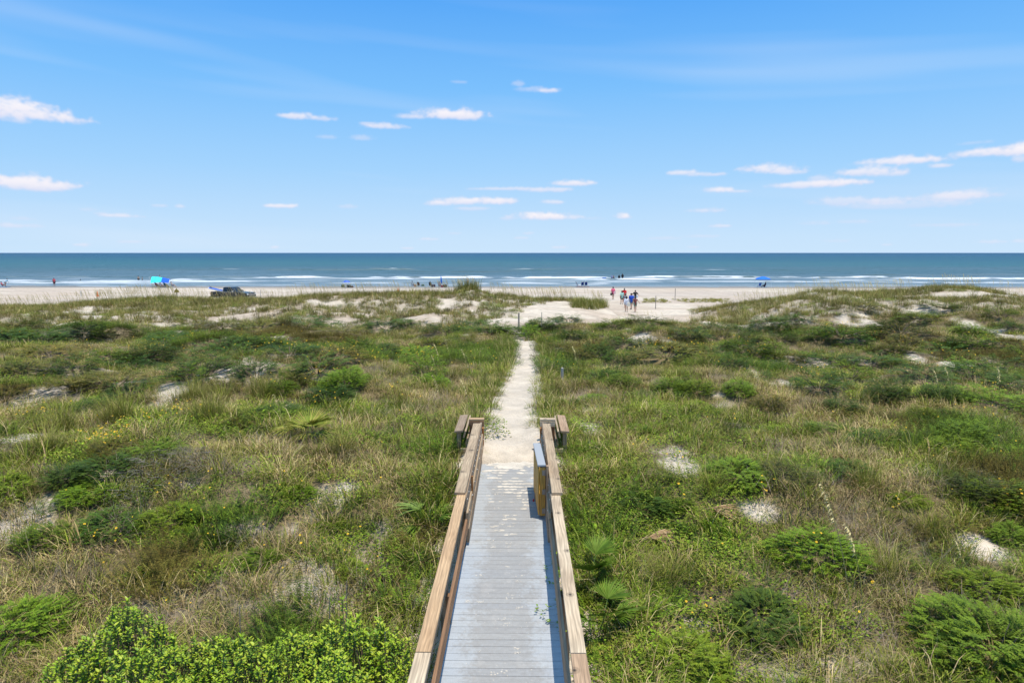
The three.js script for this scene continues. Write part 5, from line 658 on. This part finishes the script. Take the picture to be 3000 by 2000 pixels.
  // three blue chairs on a red mat
  { const p = spot(1708, 839.5), g = thing('beach_mat', 'rust-red mat under the three blue beach chairs', 'mat', [p[0], p[1] + .01, p[2]]); part(g, 'mat', box(2.6, .05, 1.3, 0, .025, 0), dye(.30, .09, .06)); part(g, 'edge', box(2.66, .025, 1.36, 0, .012, 0), dye(.2, .06, .05)); const navy = dye(.012, .06, .27); chair([p[0] - .1, p[1] + .06, p[2]], 0, 'navy blue beach chair on the red mat beside another', navy, 'pair of navy beach chairs'); chair([p[0] + .62, p[1] + .06, p[2]], 0, 'navy blue beach chair on the red mat beside another', navy, 'pair of navy beach chairs'); chair([p[0] - 1.1, p[1] + .06, p[2]], -1.2, 'pale folding beach chair turned aside at the red mat', dye(.55, .58, .66)); }
  // row of low chairs and bags
  const low = [[1209, 839, dye(.72, .76, .78), 'seated person in white with a dark cap in the row of low chairs', { seat: 'white low chair holding the person in white', shirt: dye(.78, .8, .8), shorts: dye(.05, .08, .1), hair: BLACK }], [1226, 839.5, dye(.10, .07, .06), 'seated person in a white hat in the row of low chairs', { seat: 'dark brown low chair holding the person in a white hat', shirt: dye(.12, .08, .07), shorts: dye(.3, .25, .15), hair: BROWN, hat: dye(.8, .82, .84) }], [1261, 840, dye(.03, .03, .03), 'seated person in black in the row of low chairs', { seat: 'black low chair holding the person in black', shirt: dye(.02, .02, .022), shorts: dye(.04, .04, .04), hair: BLACK, tone: 2 }], [1288, 841, dye(.5, .4, .38), 'seated person in pale pink beside the closed blue umbrella', { seat: 'beige low chair beside the closed blue umbrella', shirt: dye(.65, .45, .42), shorts: dye(.1, .1, .12), hair: BLACK, tone: 0 }]];
  for (const [px, py, m, label, o] of low) sitter(px, py, m, -.2, label, o);
  const lump = (px, py, w, h, mat, label, name = 'beach_bag') => { const g = thing(name, label, 'bag', spot(px, py), .3); part(g, 'pouch', bagGeo(w, h, w * .5), mat); part(g, 'flap', box(w * .7, .03, w * .52, 0, h * .98, 0), mat); };
  lump(1216, 839.5, .5, .42, dye(.42, .2, .14), 'brown beach bag beside the seated person in white'); lump(1238, 838, .5, .34, dye(.03, .14, .10), 'dark green bag between the low beach chairs'); lump(1269, 840.5, .8, .5, dye(.09, .07, .10), 'purple-grey bag beside the seated person in black'); lump(1296, 841, .6, .4, dye(.35, .02, .08), 'crimson bag at the foot of the closed blue umbrella'); lump(1303, 841, .75, .52, dye(.06, .05, .04), 'dark canvas bag at the end of the row of low chairs'); lump(1022, 842, .8, .5, dye(.09, .09, .09), 'dark bag under the blue sun umbrella'); lump(1004, 841, .6, .5, dye(.05, .1, .06), 'dark green bag left of the blue sun umbrella'); lump(1031, 842, .5, .3, dye(.14, .04, .04), 'maroon bag right of the blue sun umbrella'); lump(1013, 841, .4, .6, dye(.65, .66, .66), 'white bag under the blue sun umbrella');
  // closed umbrella
  { const g = thing('closed_umbrella', 'tall closed blue umbrella stuck in the sand', 'umbrella', spot(1294, 841)); part(g, 'pole', bar([0, 0, 0], [-.12, 2.1, 0], .022), std(.7, .7, .7, .4)); const c = new THREE.LatheGeometry([[.03, 0], [.15, .25], [.17, .6], [.1, 1.2], [.02, 1.7], [0, 1.75]].map(q => new THREE.Vector2(...q)), 12); c.translate(0, .7, 0); c.rotateZ(.06); part(g, 'folded_canopy', c, dye(.012, .15, .60)); }
  // open umbrella behind the dune grass
  { const g = thing('sun_umbrella', 'open blue sun umbrella on the beach behind the sea oats', 'umbrella', spot(1015, 842)); part(g, 'pole', bar([0, 0, 0], [0, 1.35, 0], .022), std(.7, .7, .7, .4)); for (let k = 0; k < 8; k++) { const a0 = k / 8 * 6.283, a1 = (k + 1) / 8 * 6.283, R = .85, P = [0, 1.45, 0], I = []; const n = 4; for (let i = 1; i <= n; i++) for (const [a, q] of [[a0, 1], [(a0 + a1) / 2, .96], [a1, 1]]) { const t = i / n; P.push(Math.cos(a) * R * t * q, 1.45 - .42 * t * t, Math.sin(a) * R * t * q); } I.push(0, 2, 1, 0, 3, 2); for (let i = 0; i < n - 1; i++) for (let j = 0; j < 2; j++) { const b = 1 + i * 3 + j; I.push(b, b + 1, b + 3, b + 1, b + 4, b + 3); } const q = new THREE.BufferGeometry(); q.setAttribute('position', new THREE.Float32BufferAttribute(P, 3)); q.setIndex(I); q.computeVertexNormals(); const mm = k % 2 ? dye(.09, .17, .56) : dye(.03, .12, .52); mm.side = THREE.DoubleSide; part(g, 'canopy_panel', q, mm); } part(g, 'rib', join([0, 1, 2, 3].map(k => bar([0, 1.2, 0], [Math.cos(k * 1.57) * .5, 1.3, Math.sin(k * 1.57) * .5], .008, 4))), std(.6, .6, .6, .4)); }
  // pop-up canopy
  { const p = spot(2235, 841), g = thing('popup_canopy', 'blue dome-topped canopy on thin white legs at the waterline', 'canopy', p), R = 1.2, bl = dye(.008, .16, .74); bl.side = THREE.DoubleSide; for (let s = 0; s < 4; s++) { const P = [], I = [], n = 8; for (let i = 0; i <= n; i++) for (let j = 0; j <= n; j++) { const t = i / n, u = (j / n * 2 - 1) * t, y = 1.55 + .62 * Math.cos(t * 1.45) ** 1.0 - .06 * Math.cos(u * 2) * t; const x = u * R, z = t * R, a = s * Math.PI / 2; P.push(x * Math.cos(a) + z * Math.sin(a), y, -x * Math.sin(a) + z * Math.cos(a)); if (i < n && j < n) { const b = i * (n + 1) + j; I.push(b, b + n + 1, b + 1, b + 1, b + n + 1, b + n + 2); } } const q = new THREE.BufferGeometry(); q.setAttribute('position', new THREE.Float32BufferAttribute(P, 3)); q.setIndex(I); q.computeVertexNormals(); part(g, 'canopy_panel', q, bl); } for (const [x, z] of [[-1, -1], [1, -1], [-1, 1], [1, 1]]) part(g, 'leg', bar([x * R * 1.08, 0, z * R * 1.08], [x * R * .98, 1.6, z * R * .98], .022, 6), std(.82, .82, .82, .4)); part(g, 'valance', join([box(2 * R, .05, .03, 0, 1.58, R + .02), box(2 * R, .05, .03, 0, 1.58, -R - .02), box(.03, .05, 2 * R, R + .02, 1.58, 0), box(.03, .05, 2 * R, -R - .02, 1.58, 0)]), dye(.02, .05, .2));
    chair([p[0] - .75, p[1], p[2] + .3], .1, 'blue and white beach chair under the blue canopy', dye(.08, .22, .62)); person({ label: 'seated person in dark clothes under the blue canopy', at: [p[0] + .25, p[1] - .1, p[2] + .2], turn: .9, sit: 1, shirt: dye(.04, .04, .09), shorts: dye(.1, .03, .05), hair: BLACK, tone: 2, cell: .03 }); }
  // small sign in the grass and a float in the water
  { const q = G(518, 875), p = [q.x, q.y, q.z], g = thing('beach_sign', 'small mustard yellow sign on a short post in the dune grass', 'sign', p, .2); g.scale.setScalar(.5); part(g, 'post', box(.12, 1.9, .12, 0, .6, 0), std(.35, .28, .2, .9)); const s = new THREE.Shape(); s.moveTo(-.42, 0); s.lineTo(.45, .08); s.lineTo(.38, .5); s.lineTo(.12, .62); s.lineTo(0, .9); s.lineTo(-.16, .62); s.lineTo(-.36, .5); s.closePath(); part(g, 'panel', new THREE.ExtrudeGeometry(s, { depth: .05, bevelEnabled: true, bevelSize: .01, bevelThickness: .01, bevelSegments: 1 }).translate(0, 1.2, .05), dye(.44, .30, .07)); }
  { const p = B(237, 868), g = thing('marker_post', 'short pale post on the sand beside the tall orange cone', 'post', [p.x, p.y, p.z]); part(g, 'shaft', box(.09, .75, .09, 0, .375, 0), dye(.6, .6, .58)); part(g, 'cap', box(.12, .1, .12, 0, .8, 0), dye(.78, .78, .76)); }
  { const p = atHeight(1770.5, 816, SEA), g = thing('swim_float', 'small blue float drifting in the surf', 'float', [p.x, SEA + .15, p.z]); const tt = new THREE.TorusGeometry(.42, .16, 8, 18); tt.rotateX(Math.PI / 2); part(g, 'ring', tt, dye(.03, .16, .5)); part(g, 'handle', new THREE.TorusGeometry(.12, .02, 5, 10, Math.PI).translate(.4, .12, 0), dye(.7, .7, .7)); }
  { const p = atHeight(235, 822, SEA), g = thing('swimmer_head', 'head of a swimmer low in the surf', 'person', [p.x, SEA + .05, p.z]); g.name = numbered('person'); part(g, 'body', skin([[[0, -.7, 0], [0, -.2, 0], .14, .14], [[-.16, -.12, 0], [.16, -.12, 0], .07, .07], [[0, -.12, 0], [0, .1, 0], .055, .05], [[0, .1, 0], [0, .2, 0], .08, .095]], .03), skinTone[1]); part(g, 'hair', skin([[[0, .19, .02], [0, .22, .02], .1, .1]], .03), BLACK); }
}
// ------------------------------------------------------------------ draw
const renderer = new THREE.WebGLRenderer({ antialias: true });
renderer.setSize(W, H);
renderer.toneMapping = THREE.LinearToneMapping;
renderer.toneMappingExposure = EXPOSURE;
renderer.shadowMap.enabled = true;
renderer.render(scene, camera);
